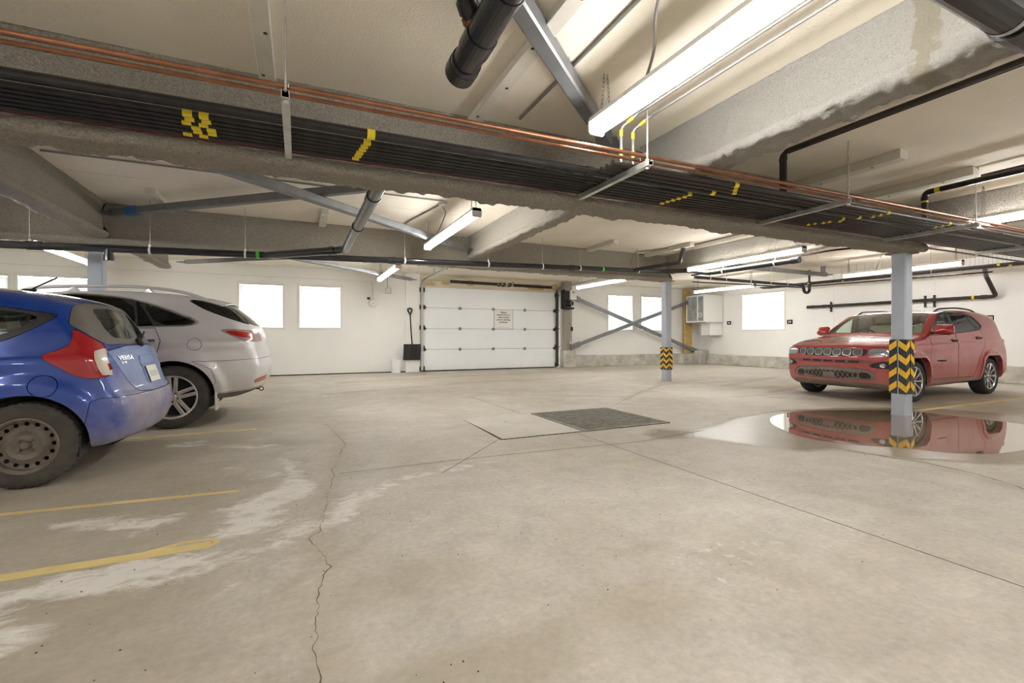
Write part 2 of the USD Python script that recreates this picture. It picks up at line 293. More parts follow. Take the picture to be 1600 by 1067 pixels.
def ribbon(pts, w, z=.0012, jag=0.0, seed=0, step=.022):
    """A thin jagged strip lying on the floor."""
    r = np.random.default_rng(seed); P = np.array(pts, float); L = np.concatenate([[0], np.cumsum(np.linalg.norm(np.diff(P, axis=0), axis=1))])
    n = max(2, int(L[-1] / step)); t = np.linspace(0, L[-1], n); Q = np.stack([np.interp(t, L, P[:, k]) for k in (0, 1)], 1)
    T = np.gradient(Q, axis=0); T /= np.linalg.norm(T, axis=1, keepdims=True); N = np.stack([-T[:, 1], T[:, 0]], 1)
    j = np.cumsum(r.normal(0, 1, n)); j -= np.linspace(j[0], j[-1], n); Q = Q + N * (j * jag)[:, None]
    ww = w * np.clip(2.6 * np.interp(np.arange(n), np.arange(0, n + 4, 4), r.random(len(np.arange(0, n + 4, 4)))) - .7 + .5 * r.random(n), .12, 2)[:, None] if jag and w < .02 else np.full((n, 1), w)
    A, B = Q + N * ww / 2, Q - N * ww / 2
    V = np.vstack([np.c_[A, np.full(n, z)], np.c_[B, np.full(n, z)], np.c_[A, np.full(n, -.002)], np.c_[B, np.full(n, -.002)]]); F = []
    for i in range(n - 1): F += [[i, n + i, i + 1], [i + 1, n + i, n + i + 1], [2 * n + i, i, i + 1], [2 * n + i, i + 1, 2 * n + i + 1], [n + i, 3 * n + i, n + i + 1], [3 * n + i, 3 * n + i + 1, n + i + 1]]
    return trimesh.Trimesh(V, F, process=False)
for k, (pts, w, jag) in enumerate([([(.323, 6.3), (.425, 5.142), (.30, 4.3), (.187, 3.494), (.111, 2.82), (.067, 2.767), (.163, 2.355), (.115, 2.249), (.078, 1.974), (.073, 1.866), (.09, 1.45)], .0032, .0060),
                                   ([(4.81, 2.72), (4.90, 2.45), (4.945, 2.184), (4.90, 1.8), (4.717, 1.483), (4.6, 1.2)], .008, .006)]):
    fl.part('crack', ribbon(pts, w, jag=jag, seed=k + 2), M_crack)
for pts, w in (([(2.88, 4.46), (2.875, .3)], .006), ([(1.955, 4.571), (1.29, 3.868), (1.05, 3.62)], .006), ([(4.40, 5.92), (5.3, 6.62), (6.35, 7.45)], .006), ([(4.33, 5.87), (4.33, 5.95)], .006), ([(1.2, 3.955), (2.2, 3.92), (3.243, 3.844), (4.329, 4.006)], .004), ([(.3, 3.95), (1.2, 3.955)], .004), ([(2.9, 6.0), (2.86, 8.0)], .004)):
    fl.part('control_joint', ribbon(pts, w), M_crack)
# ---- ceiling panels (the near bay hangs lower than the far ones)
ce = Thing('ceiling', kind='structure')
for q in ((XL, 7.7, YF, 3.6, 2.88), (XL, XR, 3.6, YB, 3.1), (7.7, XR, YF, 3.6, 3.1)): ce.part('ceiling_panel', box(q[0], q[1], q[2], q[3], q[4], 3.3), M_ceil)
for q in ((-2.7, 3.1, 4.95), (-2.7, 3.1, 7.3), (3.3, 8.2, 6.3), (-2.7, 3.1, 11.0), (3.3, 8.2, 11.6)): ce.part('ceiling_joint', box(q[0], q[1], q[2], q[2] + .04, 3.097, 3.1), M_ceil)
# ---- walls with window openings
WIN_BACK = [(-9.0, -7.3, 1.31, 2.61), (-6.95, -6.05, 1.31, 2.61), (-6.0, -4.55, 1.31, 2.62), (-1.524, -.346, 1.315, 2.645), (-.017, 1.193, 1.32, 2.65), (10.751, 12.042, 1.335, 2.80), (12.361, 13.60, 1.33, 2.80)]
WIN_BACK = WIN_BACK[1:]
wall = box(XL - .2, XR + .2, YB, YB + .22, 0, 3.3); wall = man(wall)
for x0, x1, z0, z1 in WIN_BACK: wall -= man(box(x0 + .05, x1 - .05, YB - .1, YB + .4, z0 + .05, z1 - .05))
wall -= man(box(3.55, 8.45, YB - .1, YB + .4, -.1, 2.72))
single('wall_back', wall, M_wall, kind='structure')
WR = (10.737, 12.545, 1.336, 2.792)
wr = man(box(XR, XR + .22, YF, YB, 0, 3.3)) - man(box(XR - .1, XR + .4, WR[0] + .05, WR[1] - .05, WR[2] + .05, WR[3] - .05))
single('wall_right', wr, M_wall, kind='structure')
single('wall_left', box(XL - .2, XL, YF, YB, 0, 3.3), M_wall, kind='structure')
single('wall_front', box(XL - .2, XR + .2, YF - .2, YF, 0, 3.3), M_wall, kind='structure')
# concrete kerbs at the foot of the walls
def kerb(x0, x1, y0, y1, z1, seed):
    m = box(x0, x1, y0, y1, 0, z1, .012); m = m.subdivide_to_size(.25); v = m.vertices
    v += (meshkit.fbm(v * 3 + seed, 3, seed)[:, None] - .5) * .02 * (v[:, 2:] > .02); m.vertices = v; return m
single('baseboard_and_shade_back', kerb(9.15, 15.0, 14.42, 14.655, .42, 3), M_curb, kind='structure', smooth=40)
single('baseboard_right', kerb(15.28, 15.505, YF, 14.0, .40, 5), M_curb, kind='structure', smooth=40)
for k, q in enumerate(((3.15, 2.78), (9.3, 2.86))):
    pass
# drywall joints on the walls
trims = [box(-8.9, 3.3, YB - .012, YB + .01, 2.70, 2.73), box(XR - .012, XR + .01, 6.55, 6.58, .42, 3.1), box(XR - .010, XR + .01, 9.15, 9.17, .42, 3.1), box(-2.0, -1.98, YB - .01, YB + .01, 0, 2.7), box(-2.95, -2.93, YB - .01, YB + .01, 0, 2.7), box(3.05, 3.5, YB - .10, YB + .005, 0, 3.1, .008)]
single('baseboard_and_shade_back', box(-8.9, 3.05, YB - .012, YB + .004, 0, .028), M('wall_foot_shade', (.06, .05, .04), .9), kind='structure')  # thin dark strip painted as the shadow line where wall meets floor
for t in trims: single('trim_1' if 'trim_1' not in [k[1] for k in USED] else 'trim_%d' % (1 + sum(k[1].startswith('trim_') for k in USED)), t, M_wall, kind='structure')
# ---- windows: frame, glass, blind
M_glass = pane_mat('window_glass', (.97, .99, .98))
M_slat = usdkit.material(stage, LK + 'blind_slat', {'d': ('diffuse_bsdf', {'color': (.88, .88, .86)}), 't': ('translucent_bsdf', {'color': (.88, .89, .90)}), 'm': ('mix_closure', {'fac': .16})}, [('d.BSDF', 'm.closure1'), ('t.BSDF', 'm.closure2')], surface='m.closure')
def window(n, o, ex, ey, w, z0, z1):
    """o: lower-left inner corner on the wall face; ex along the wall, ey into the room."""
    h = z1 - z0; t = Thing('window_%d' % n, loc=(o[0], o[1], z0), kind='structure'); ez = (0, 0, 1)
    P = lambda name, m, mat, **k: t.part(name, basis(m, (o[0], o[1], z0), ex, ey, ez), mat, **k)
    f = .06
    for q in ((0, w, 0, f), (0, w, h - f, h), (0, f, f, h - f), (w - f, w, f, h - f)): P('casing', box(q[0], q[1], -.01, .018, q[2], q[3], .004), M_trim)
    P('jamb', man(box(f * .8, w - f * .8, -.16, 0.0, f * .8, h - f * .8)) - man(box(f, w - f, -.2, .1, f, h - f)), M_trim)
    P('sash', man(box(f, w - f, -.14, -.10, f, h - f)) - man(box(f + .04, w - f - .04, -.2, .1, f + .04, h - f - .04)), M_trim)
    P('glass', box(f + .03, w - f - .03, -.125, -.119, f + .03, h - f - .03), M_glass)
    P('head_rail', box(f + .004, w - f - .004, -.055, -.012, h - f - .035, h - f, .004), M_trim)
    P('bottom_rail', box(f + .008, w - f - .008, -.045, -.020, f + .015, f + .035, .004), M_trim)
    sl = []; n_s = int((h - 2 * f - .08) / .040)
    for i in range(n_s):
        z = f + .06 + i * .040; a = math.radians(79)
        s = sweep([(f + .01, -.033, z), (w - f - .01, -.033, z)], [(-.022 * math.cos(a), -.022 * math.sin(a)), (0.002, 0.0), (.022 * math.cos(a), .022 * math.sin(a)), (.022 * math.cos(a) + .001, .022 * math.sin(a) - .001), (.003, -.0015), (-.022 * math.cos(a) + .001, -.022 * math.sin(a) - .001)])
        sl.append(s)
    P('blind_slats', sl, M_slat, kind='stuff')
    for fx in (.2, .8): P('ladder_cord', cyl((f + fx * (w - 2 * f), -.008, f + .03), (f + fx * (w - 2 * f), -.008, h - f), .0015, 6), M_trim)
for n, (x0, x1, z0, z1) in enumerate(WIN_BACK): window(n + 1, (x1, YB, z0), (-1, 0, 0), (0, -1, 0), x1 - x0, z0, z1)
window(7, (XR, WR[0], 0), (0, 1, 0), (-1, 0, 0), WR[1] - WR[0], WR[2], WR[3])
# ---- garage door
dr = Thing('door_1', loc=(6, YB - .05, 0), kind='structure')
M_door = M('white_door_steel', (.88, .91, .93), .42, var=(1.2, .03), dirt=((.55, .5, .42), -.05, .35, .35, 6))
DX0, DX1 = 3.60, 8.42; zs = [.03, .70, 1.37, 2.04, 2.70]
for k in range(4):
    p = dr.part('door_panel', box(DX0, DX1, 14.56, 14.60, zs[k] + .004, zs[k + 1] - .004, .006), M_door)
    for j in range(1, 4): dr.part('panel_rib', box(DX0 + .1, DX1 - .1, 14.557, 14.561, zs[k] + j * .167 - .004, zs[k] + j * .167 + .004), M_door, under=p)
    for j in range(5):
        x = DX0 + .04 + j * (DX1 - DX0 - .08) / 4
        if k < 3:
            dr.part('hinge', [box(x - .035, x + .035, 14.535, 14.56, zs[k + 1] - .05, zs[k + 1] + .05, .006), box(x - .06, x + .06, 14.54, 14.56, zs[k + 1] - .018, zs[k + 1] + .018, .004), cyl((x - .05, 14.535, zs[k + 1]), (x + .05, 14.535, zs[k + 1]), .012, 8)], M_conduit if 0 < j < 4 else M_dark)
dr.part('sky_light_blocker', box(3.5, 8.5, 14.612, 14.622, 0, 2.72), M_trim); dr.part('bottom_seal', box(DX0, DX1, 14.55, 14.61, 0, .03, .004), M_rubber)  # backing plate added behind the panels to stop sky light leaking through gaps
for x in (DX0 - .05, DX1 + .05):
    dr.part('track', [box(x - .03, x + .03, 14.46, 14.475, .05, 2.78), box(x - .035, x - .028, 14.46, 14.53, .05, 2.78), box(x + .028, x + .035, 14.46, 14.53, .05, 2.78)], M_galv if x < 5 else M_dark)
    for z in (.1, .75, 1.4, 2.05, 2.6): dr.part('roller_bracket', [box(x - .07, x + .10 if x < 5 else x + .05, 14.53, 14.56, z - .07, z + .07, .006), cyl((x - .04, 14.5, z), (x + .08, 14.5, z), .02, 10)], M_dark)
    arc = [(x, 14.46 - (1 - math.cos(a)) * .35, 2.70 + math.sin(a) * .18) for a in np.linspace(0, PI / 2, 7)] + [(x, 11.8, 2.90)]
    dr.part('track', sweep(arc, [(-.03, -.03), (.03, -.03), (.03, -.02), (-.02, -.02), (-.02, .02), (.03, .02), (.03, .03), (-.03, .03)]), M_galv)
    dr.part('track_hanger', [box(x - .02, x + .02, 13.0, 13.04, 2.93, 3.1), box(x - .02, x + .02, 12.2, 12.24, 2.93, 3.1)], M_galv)
dr.part('torsion_shaft', cyl((3.5, 14.42, 2.90), (8.62, 14.42, 2.86), .016, 10), M_galv)
def coil(x0, x1, r, n):
    m = []; 
    for i in range(n):
        x = x0 + (x1 - x0) * (i + .5) / n; m.append(lathe([(r - .007, -.006), (r, -.010), (r + .004, 0), (r, .010), (r - .007, .006)], 14, 'x', (x, 14.42, 2.90 - .04 * (x - 3.5) / 5.1)))
    return m
dr.part('torsion_spring', coil(4.45, 6.1, .045, 70), M_black); dr.part('torsion_spring', coil(6.7, 8.2, .045, 64), M_black)
for x in (6.2, 6.36, 6.58): dr.part('bearing_bracket', [box(x - .015, x + .015, 14.36, 14.64, 2.82, 2.94, .004), lathe([(.0, -.03), (.055, -.03), (.055, .03), (0, .03)], 14, 'x', (x, 14.42, 2.88))], M_dark)
M_osb = M('patched_header_board', (.74, .66, .49), .8, var=(.9, .05))
M_patch = M('ochre_glue_patch', (.58, .42, .20), .7, var=(7, .15))
dr.part('header_board', box(3.5, 8.75, 14.60, 14.66, 2.705, 3.1), M_osb, label='cream header board above the door')
for x, z, w, h in ((4.35, 2.86, .30, .14), (5.2, 2.90, .30, .20), (6.75, 2.94, .16, .16), (7.65, 2.86, .75, .20), (3.85, 2.80, .35, .12), (8.4, 2.90, .35, .22)):
    dr.part('glue_patch', prism(chaikin(Polygon([(x - w / 2, z - h / 2), (x + w / 2, z - h / 2), (x + w * .42, z + h / 2), (x - w * .35, z + h / 2)])), .004, 'y', 14.596), M_patch)
# ================================================================ sprayed beams
def resample(P, ds):
    P = np.vstack([P, P[:1]]); L = np.concatenate([[0], np.cumsum(np.linalg.norm(np.diff(P, axis=0), axis=1))]); n = int(L[-1] / ds)
    t = np.arange(n) * L[-1] / n; return np.stack([np.interp(t, L, P[:, k]) for k in (0, 1)], 1)
def spray_beam(p, q, zb, zt, wf, ds, amp=.012, seed=1, web=.055, ft=.085):
    """I-section wrapped in lumpy spray, running from p to q (xy), bottom zb, buried in the ceiling at zt."""
    h = zt - zb + .03; r = .05
    g = shapely.union_all([shapely.box(-wf / 2, 0, wf / 2, ft), shapely.box(-web, 0, web, h), shapely.box(-wf / 2 * .8, h - .06, wf / 2 * .8, h)])
    g = g.buffer(r * .9).buffer(-r * 1.6).buffer(r * .7); S = resample(np.array(g.exterior.coords)[:-1], ds)
    p, q = np.array([*p, zb]), np.array([*q, zb]); L = np.linalg.norm(q - p); t = (q - p) / L; u = np.array([-t[1], t[0], 0.0]); n = max(2, int(L / ds)); k = len(S)
    d = np.linspace(0, L, n); V = p + d[:, None, None] * t + S[None, :, :1] * u + S[None, :, 1:] * np.array([0, 0, 1.0])
    N2 = np.roll(S, -1, 0) - np.roll(S, 1, 0); N2 = np.stack([N2[:, 1], -N2[:, 0]], 1); N2 /= np.linalg.norm(N2, axis=1, keepdims=True)
    if shapely.Polygon(S).exterior.is_ccw is False: N2 = -N2
    N = N2[:, :1] * u + N2[:, 1:] * np.array([0, 0, 1.0])
    dis = (meshkit.fbm(V * 20, 3, seed) - .5) * 2.4 * amp + (meshkit.fbm(V * 4, 2, seed + 5) - .5) * amp * 1.6
    low = np.exp(-(S[:, 1] / .07) ** 2)[None, :]; dis = dis * (1 + 1.2 * low) + (meshkit.noise(V * 34, seed + 9) - .5) * amp * 1.5 * low
    V = (V + dis[..., None] * N).reshape(-1, 3); F = []
    i, j = np.meshgrid(np.arange(n - 1), np.arange(k), indexing='ij'); a = (i * k + j).ravel(); b = (i * k + (j + 1) % k).ravel()
    F = np.vstack([np.stack([a, b, b + k], 1), np.stack([a, b + k, a + k], 1)])
    c0 = len(V); V = np.vstack([V, V[:k].mean(0), V[-k:].mean(0)]); jj = np.arange(k)
    F = np.vstack([F, np.stack([np.full(k, c0), (jj + 1) % k, jj], 1), np.stack([np.full(k, c0 + 1), (n - 1) * k + jj, (n - 1) * k + (jj + 1) % k], 1)])
    m = trimesh.Trimesh(V, F, process=False)
    if m.volume < 0: m.invert()
    return m
def ry(X, Y): return Y - .022 * (X - 2.3)            # the near beam and the pipe rack run slightly off square
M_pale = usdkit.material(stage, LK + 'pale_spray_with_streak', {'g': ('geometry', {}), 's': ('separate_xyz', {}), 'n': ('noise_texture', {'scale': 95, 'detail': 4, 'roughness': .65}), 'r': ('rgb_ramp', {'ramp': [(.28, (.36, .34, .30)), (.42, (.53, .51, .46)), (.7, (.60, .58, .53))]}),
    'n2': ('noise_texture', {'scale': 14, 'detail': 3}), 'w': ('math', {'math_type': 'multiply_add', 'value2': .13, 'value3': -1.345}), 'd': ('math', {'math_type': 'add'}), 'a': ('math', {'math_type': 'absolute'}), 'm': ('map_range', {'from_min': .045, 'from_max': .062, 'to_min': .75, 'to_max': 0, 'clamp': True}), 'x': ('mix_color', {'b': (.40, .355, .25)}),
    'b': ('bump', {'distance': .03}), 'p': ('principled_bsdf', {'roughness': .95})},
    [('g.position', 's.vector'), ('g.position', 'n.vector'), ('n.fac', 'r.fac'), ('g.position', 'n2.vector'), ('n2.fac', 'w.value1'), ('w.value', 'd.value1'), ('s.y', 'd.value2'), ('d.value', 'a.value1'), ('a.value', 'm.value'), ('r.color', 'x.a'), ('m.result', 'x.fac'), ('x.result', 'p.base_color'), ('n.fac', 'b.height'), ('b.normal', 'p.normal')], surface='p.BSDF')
def beam(label, p, q, zb, zt, wf, ds, mat=None, **k):
    return single('ceiling_beam', spray_beam(p, q, zb, zt, wf, ds, **k), mat or M_spray, label, 'beam', smooth=True)
beam('grey sprayed steel beam carrying the black pipe rack, running across the near ceiling', (-5.0, ry(-5.0, 3.62)), (7.82, ry(7.82, 3.66)), 2.27, 2.90, .33, .021, seed=3)
beam('grey sprayed steel beam behind the long sloping black drain pipe, farther across the garage', (-8.9, 8.93), (8.42, 8.93), 2.49, 3.1, .30, .05, seed=9)
beam('pale sprayed beam overhead at the right, lit white by the long tube, with a damp streak', (3.02, -2.5), (3.02, 3.46), 2.45, 2.88, .28, .022, seed=14, mat=M_pale)
beam('short sprayed beam between the two long beams, right of the lit tube', (3.17, 3.75), (3.17, 8.80), 2.65, 3.1, .26, .04, seed=21)
beam('sprayed beam on the left running from the pipe rack towards the grey column', (-2.69, 3.85), (-2.69, 8.80), 2.57, 3.1, .28, .035, seed=27)
beam('sprayed beam over the far column with the chevron guard', (8.32, 3.65), (8.32, 8.80), 2.66, 3.1, .26, .04, seed=33)
beam('dark sprayed beam at the upper right edge beyond the pipe rack', (7.72, -5.4), (7.72, 3.4), 2.47, 2.88, .28, .04, seed=38)
beam('far left sprayed beam stub beyond the long drain pipe', (-2.69, 9.08), (-2.69, 12.6), 2.62, 3.1, .24, .05, seed=41)
# ================================================================ grey cross braces (square tube), flat under the ceiling
def brace(label, p, q, z, s=.105, plates=True, cut=None):
    t = Thing('cross_brace', label, 'brace', loc=((p[0] + q[0]) / 2, (p[1] + q[1]) / 2, z))
    h = s / 2; c = .012; sec = [(-h + c, -h), (h - c, -h), (h, -h + c), (h, h - c), (h - c, h), (-h + c, h), (-h, h - c), (-h, -h + c)]
    t.part('tube', sweep([(*p, z), (*q, z)], sec), M_steel)
    P, Q = np.array([*p, z]), np.array([*q, z]); d = (Q - P) / np.linalg.norm(Q - P); u = np.array([-d[1], d[0], 0])
    for e, sg in ((P, -1), (Q, 1)):
        m = basis(box(-.02, .22, -.09, .09, -.008, .008), e - d * sg * .02, d * sg, u, (0, 0, 1)); t.part('gusset_plate', m, M_steel)
    return t
brace('grey square brace in the near ceiling, slanting from the top edge to the lit tube', (-2.4, -.72), (2.42, 3.30), 2.80)
b_ = brace('long grey brace slanting across the middle bay from the left beam corner', (-2.50, 8.72), (2.95, 4.05), 2.93)
b_.part('blue_tape', sweep([(-2.27, 8.523, 2.93), (-2.08, 8.36, 2.93)], [(-.0545, -.0545), (.0545, -.0545), (.0545, .0545), (-.0545, .0545)]), M('blue_tape', (.05, .16, .38), .6))
brace('grey brace crossing under the middle bay from the pipe rack to the far beam corner', (-2.45, 4.10), (2.98, 8.62), 2.82)
brace('thin far brace beyond the drain pipe on the left', (-2.45, 13.4), (2.9, 9.25), 2.90, .09)
brace('thin far brace left of the garage door rail', (-2.2, 9.3), (3.0, 13.65), 2.80, .09)
brace('dark brace at the far left edge behind the left sprayed beam', (-8.4, 6.0), (-2.95, 9.6), 2.90)
b_ = brace('grey brace bar beneath the right ceiling above the round pipe trap', (9.2, 8.2), (13.7, 8.3), 2.88)
for x in (9.4, 13.5): b_.part('hanger_plate', box(x - .03, x + .03, 8.2, 8.3, 2.92, 3.1), M_steel)
# wall bracing right of the garage door
def wall_brace(label, p, q, y):
    t = Thing('wall_brace', label, 'brace', loc=((p[0] + q[0]) / 2, y, min(p[1], q[1])))
    t.part('tube', sweep([(p[0], y, p[1]), (q[0], y, q[1])], [(-.04, -.06), (.04, -.06), (.04, .06), (-.04, .06)], up=(0, 0, 1)), M_steel)
    for e, f in ((p, q), (q, p)):
        d = np.array([f[0] - e[0], 0, f[1] - e[1]]); d /= np.linalg.norm(d); t.part('gusset_plate', basis(box(-.1, .3, -.012, .012, -.1, .1), (e[0], y, e[1]), d, (0, 1, 0), np.cross(d, (0, 1, 0))), M_steel)
wall_brace('grey diagonal wall brace falling from the door opener to the right corner', (9.05, 2.55), (15.1, .50), 14.36)
wall_brace('grey diagonal wall brace rising from the door post to the unit heater', (9.0, .76), (14.75, 2.60), 14.25)
# ================================================================ columns
M_colm = M('blue_grey_column_paint', (.43, .475, .55), .45, var=(3, .06), dirt=((.42, .38, .31), -.1, .5, .35, 9))
M_guard = M('black_guard_rubber', (.022, .022, .024), .55, dirt=((.30, .28, .25), .1, .8, .3, 14))
M_gyel = M('yellow_guard_stripe', (.86, .52, .02), .5, dirt=((.30, .28, .25), .1, .5, .3, 14))
def column(label, x, y, top, guard=None, w=.182):
    t = Thing('steel_column', label, 'column', loc=(x, y, 0)); h = w / 2; c = .018
    t.part('shaft', sweep([(x, y, 0.015), (x, y, top)], [(-h + c, -h), (h - c, -h), (h, -h + c), (h, h - c), (h - c, h), (-h + c, h), (-h, h - c), (-h, -h + c)]), M_colm)
    t.part('base_plate', box(x - h - .002, x + h + .002, y - h - .002, y + h + .002, 0, .015), M_colm)
    t.part('cap_plate', box(x - h - .05, x + h + .05, y - h - .05, y + h + .05, top - .02, top), M_spray)
    if not guard: return t
    z0, z1, n = guard; leg = .080; th = .011
    for sx in (-1, 1):
        for sy in (-1, 1):
            A = [(0, 0), (-leg, 0), (-leg, th), (th, th), (th, -leg), (0, -leg)]
            L = Polygon([(x + sx * (h + a), y + sy * (h + b)) for a, b in A])
            gp = t.part('corner_guard', prism(L, z1 - z0, 'z', z0), M_guard)
            s = (z1 - z0) / n; drop = leg * .95
            for i in range(n):                       # chevrons that meet at the corner, point down
                zc = z0 + i * s + .02
                for ax in (0, 1):
                    q = [(th + .001, zc), (th + .001, zc + s * .46), (-leg, zc + s * .46 + drop), (-leg, zc + drop)]
                    q = [(a, min(b, z1 - .003)) for a, b in q]
                    pl = Polygon(q)
                    if pl.area < 1e-4: continue
                    if ax == 0: m = prism([(x + sx * (h + a), b) for a, b in q], .004, 'y', min(y + sy * (h + th - .002), y + sy * (h + th + .002)))
                    else: m = prism([(y + sy * (h + a), b) for a, b in q], .004, 'x', min(x + sx * (h + th - .002), x + sx * (h + th + .002)))
                    t.part('chevron', m, M_gyel, under=gp)
    return t
column('blue-grey steel column standing in the puddle in front of the red car, with black and yellow chevron guard', 7.72, 3.64, 2.28, (.30, 1.06, 4))
column('smaller far blue-grey steel column with chevron guard near the wall braces', 8.37, 8.93, 2.50, (.285, .84, 4))
column('blue-grey steel column without guard behind the silver car', -2.74, 8.93, 2.50)
# garage door post at the right of the door
t = Thing('door_post', 'stained concrete post between the garage door and the wall braces', 'post', loc=(8.85, 14.45, 0))
t.part('plinth', kerb(8.62, 9.14, 14.30, 14.655, .62, 8), M_curb, smooth=40); t.part('shaft', kerb(8.68, 9.02, 14.38, 14.655, 3.1, 9), M_spray, smooth=40)
t = Thing('corner_plinth', 'concrete plinth block in the far right corner', 'plinth', loc=(15.15, 14.3, 0)); t.part('block', kerb(14.95, 15.42, 14.05, 14.655, .55, 12), M_curb, smooth=40)
single('wood_plank', box(14.52, 14.92, 14.43, 14.52, .43, 3.1, .01), M_wood, 'ochre wooden plank upright in the far corner beside the heater', 'plank')
# ================================================================ tube lights
def tube_light(label, x, y0, y1, z, zc, cord=None, group=None):
    t = Thing('tube_light', label, 'light', loc=(x, (y0 + y1) / 2, z))
    L = [(-.064, .046), (-.052, .084), (.052, .084), (.064, .046)]
    up = (0, 0, 1)
    t.part('housing', sweep([(x, y0, z), (x, y1, z)], L, up=up), M_white)
    ln = [(.0585, .046), (-.0585, .046), (-.062, .012), (-.050, -.016), (-.028, -.030), (.028, -.030), (.050, -.016), (.062, .012)]
    t.part('lens', sweep([(x, y0 + .015, z), (x, y1 - .015, z)], ln, up=up), M_lens, label='glowing white diffuser lens')
    for y in (y0, y1 - .015): t.part('end_cap', sweep([(x, y, z), (x, y + .015, z)], [(-.064, -.02), (-.05, -.036), (.05, -.036), (.064, -.02), (.064, .05), (.052, .078), (-.052, .078), (-.064, .05)], up=up), M_white)
    for y in (y0 + .12, y1 - .12):
        ch = []
        for sgn in (-1, 1):
            n = max(3, int((zc - z - .07) / .028)); a = np.array([x + sgn * .035, y, z + .072]); b = np.array([x + sgn * .012, y, zc])
            for i in range(n):
                c = a + (b - a) * (i + .5) / n; k = .016; o = (.005, 0) if i % 2 else (0, .005)
                ch.append(tube([c + [o[0], o[1], -k], c + [o[0] * 1.6, o[1] * 1.6, 0], c + [o[0], o[1], k], c - [o[0], o[1], -k], c - [o[0] * 1.6, o[1] * 1.6, 0], c - [o[0], o[1], k], c + [o[0], o[1], -k]], .0022, 4))
        t.part('hanging_chain', ch, M_conduit, kind='stuff')
    if cord: t.part('power_cord', tube(rounded(cord, .1), .009, 8), M_conduit)
    return t
tube_light('large lit tube light overhead nearest the camera, beside the bright sprayed beam', 1.90, .38, 2.72, 2.54, 2.88, [(1.62, 1.72, 2.875), (1.70, 1.9, 2.80), (1.84, 2.05, 2.72), (1.90, 2.22, 2.615)])
tube_light('lit tube light in the middle bay beyond the near pipe rack', 2.07, 5.56, 8.05, 2.66, 3.1, [(1.95, 6.8, 3.09), (2.1, 7.0, 3.05), (2.12, 7.4, 2.9), (2.07, 7.6, 2.735)])
tube_light('small far lit tube light left of the garage door', 2.03, 10.5, 13.1, 2.66, 3.1)
tube_light('far lit tube light at the left behind the grey column', -4.05, 10.3, 12.8, 2.66, 3.1)
tube_light('long lit tube light in front of the beam over the far column', 7.92, 5.15, 7.75, 2.585, 3.1)
tube_light('far lit tube light between the garage door and the far column', 7.80, 9.75, 12.1, 2.60, 3.1)
tube_light('lit tube light above the red car, cut by the near column', 12.85, 4.95, 7.33, 2.66, 3.1, [(12.3, 6.1, 3.09), (12.5, 6.3, 3.02), (12.8, 6.5, 2.9), (12.85, 6.6, 2.735)])
tube_light('far lit tube light above the unit heater', 12.65, 9.75, 12.1, 2.66, 3.1)
tube_light('lit tube light at the right edge above the pipe rack', 7.38, .6, 2.78, 2.45, 2.88)
for x, y, lab in ((2.0, -4.2, 'straight behind the camera'), (-4.05, 5.2, 'left of the blue car'), (-4.05, .4, 'left of the camera'), (12.85, .4, 'far right of the camera'), (7.38, -3.6, 'behind the camera to the right'), (-4.05, -4.0, 'behind the camera to the left')):   # lamps of the same rows outside the frame
    tube_light('lit tube light out of the view, ' + lab, x, y, y + 2.4, 2.5, 3.1 if x > 8 or y > 3.6 else 2.88)
# ================================================================ old painted channels on the ceiling
def channel(label, x, y0, y1, z, w=.10, h=.055):
    t = Thing('ceiling_channel', label, 'channel', loc=(x, (y0 + y1) / 2, z))
    t.part('body', box(x - w / 2, x + w / 2, y0, y1, z - h, z, .004), M_chan)
    n = max(2, int((y1 - y0) / .45))
    for i in range(n):
        y = y0 + (i + .5) * (y1 - y0) / n; t.part('knockout', lathe([(.0, -.003), (.011, -.003), (.012, 0), (0, 0)], 10, 'z', (x + (.02 if i % 2 else -.02), y, z - h)), M_dark)
channel('painted steel channel on the ceiling at the upper left', -.19, 1.3, 3.72, 2.88)
channel('painted steel channel on the ceiling meeting the grey brace', 1.30, 1.3, 3.66, 2.88)
channel('boxy painted channel on the brown ceiling left of the long one', 5.24, 2.45, 3.5, 2.88, .13, .09)
channel('long boxy painted channel on the brown ceiling near the yellow-taped elbow', 6.45, 2.38, 3.45, 2.88, .13, .09)
channel('short channel on the far ceiling right of the short sprayed beam', 5.93, 7.75, 8.72, 3.1, .13, .09)
channel('channel on the far ceiling beside the beam over the far column', 7.55, 7.3, 8.72, 3.1, .13, .09)
channel('short channel on the ceiling above the long left brace', -1.80, 7.7, 8.72, 3.1, .12, .08)
channel('stub channel above the crossing of the braces', .38, 7.8, 8.75, 3.1, .12, .08)
# ================================================================ pipe rack in front of the near beam
ZR = 2.352
def rack_pipe(label, y, r, mat, x0=-8.8, x1=15.2, z=None, group=None, bands=(), cat='pipe'):
    z = ZR + r if z is None else z
    t = Thing('pipe', label, cat, loc=(3, ry(3, y), z), group=group)
    t.part('run', cyl((x0, ry(x0, y), z), (x1, ry(x1, y), z), r, 12), mat)
    for i in range(2):
        x = x0 + (x1 - x0) * (.42 + .3 * i) + (y * 37 % 1); t.part('coupling', cyl((x, ry(x, y), z), (x + .07, ry(x, y), z), r * 1.16, 12), mat)
    for x in bands: t.part('tape_band', lathe([(r + .0005, -.024), (r + .002, -.024), (r + .002, .024), (r + .0005, .024)], 12, 'x', (x, ry(x, y), z)), M_yellow)
    return t
YS = [3.02, 3.125, 3.185, 3.245, 3.305, 3.365, 3.425]
diag = [.42, .41, .40, .395, .385, .38, .37]
chk = [None, (-.575, -.495), (-.575, -.492), (-.60, -.515), (-.563, -.484), (-.564, -.487), (-.627, -.542)]
far1 = [3.33, 3.17, 3.17, 3.16, 3.15, 3.14, 3.13]
far2 = [5.42, 5.33, 5.38, 5.30, 5.29, 5.24, 5.22]
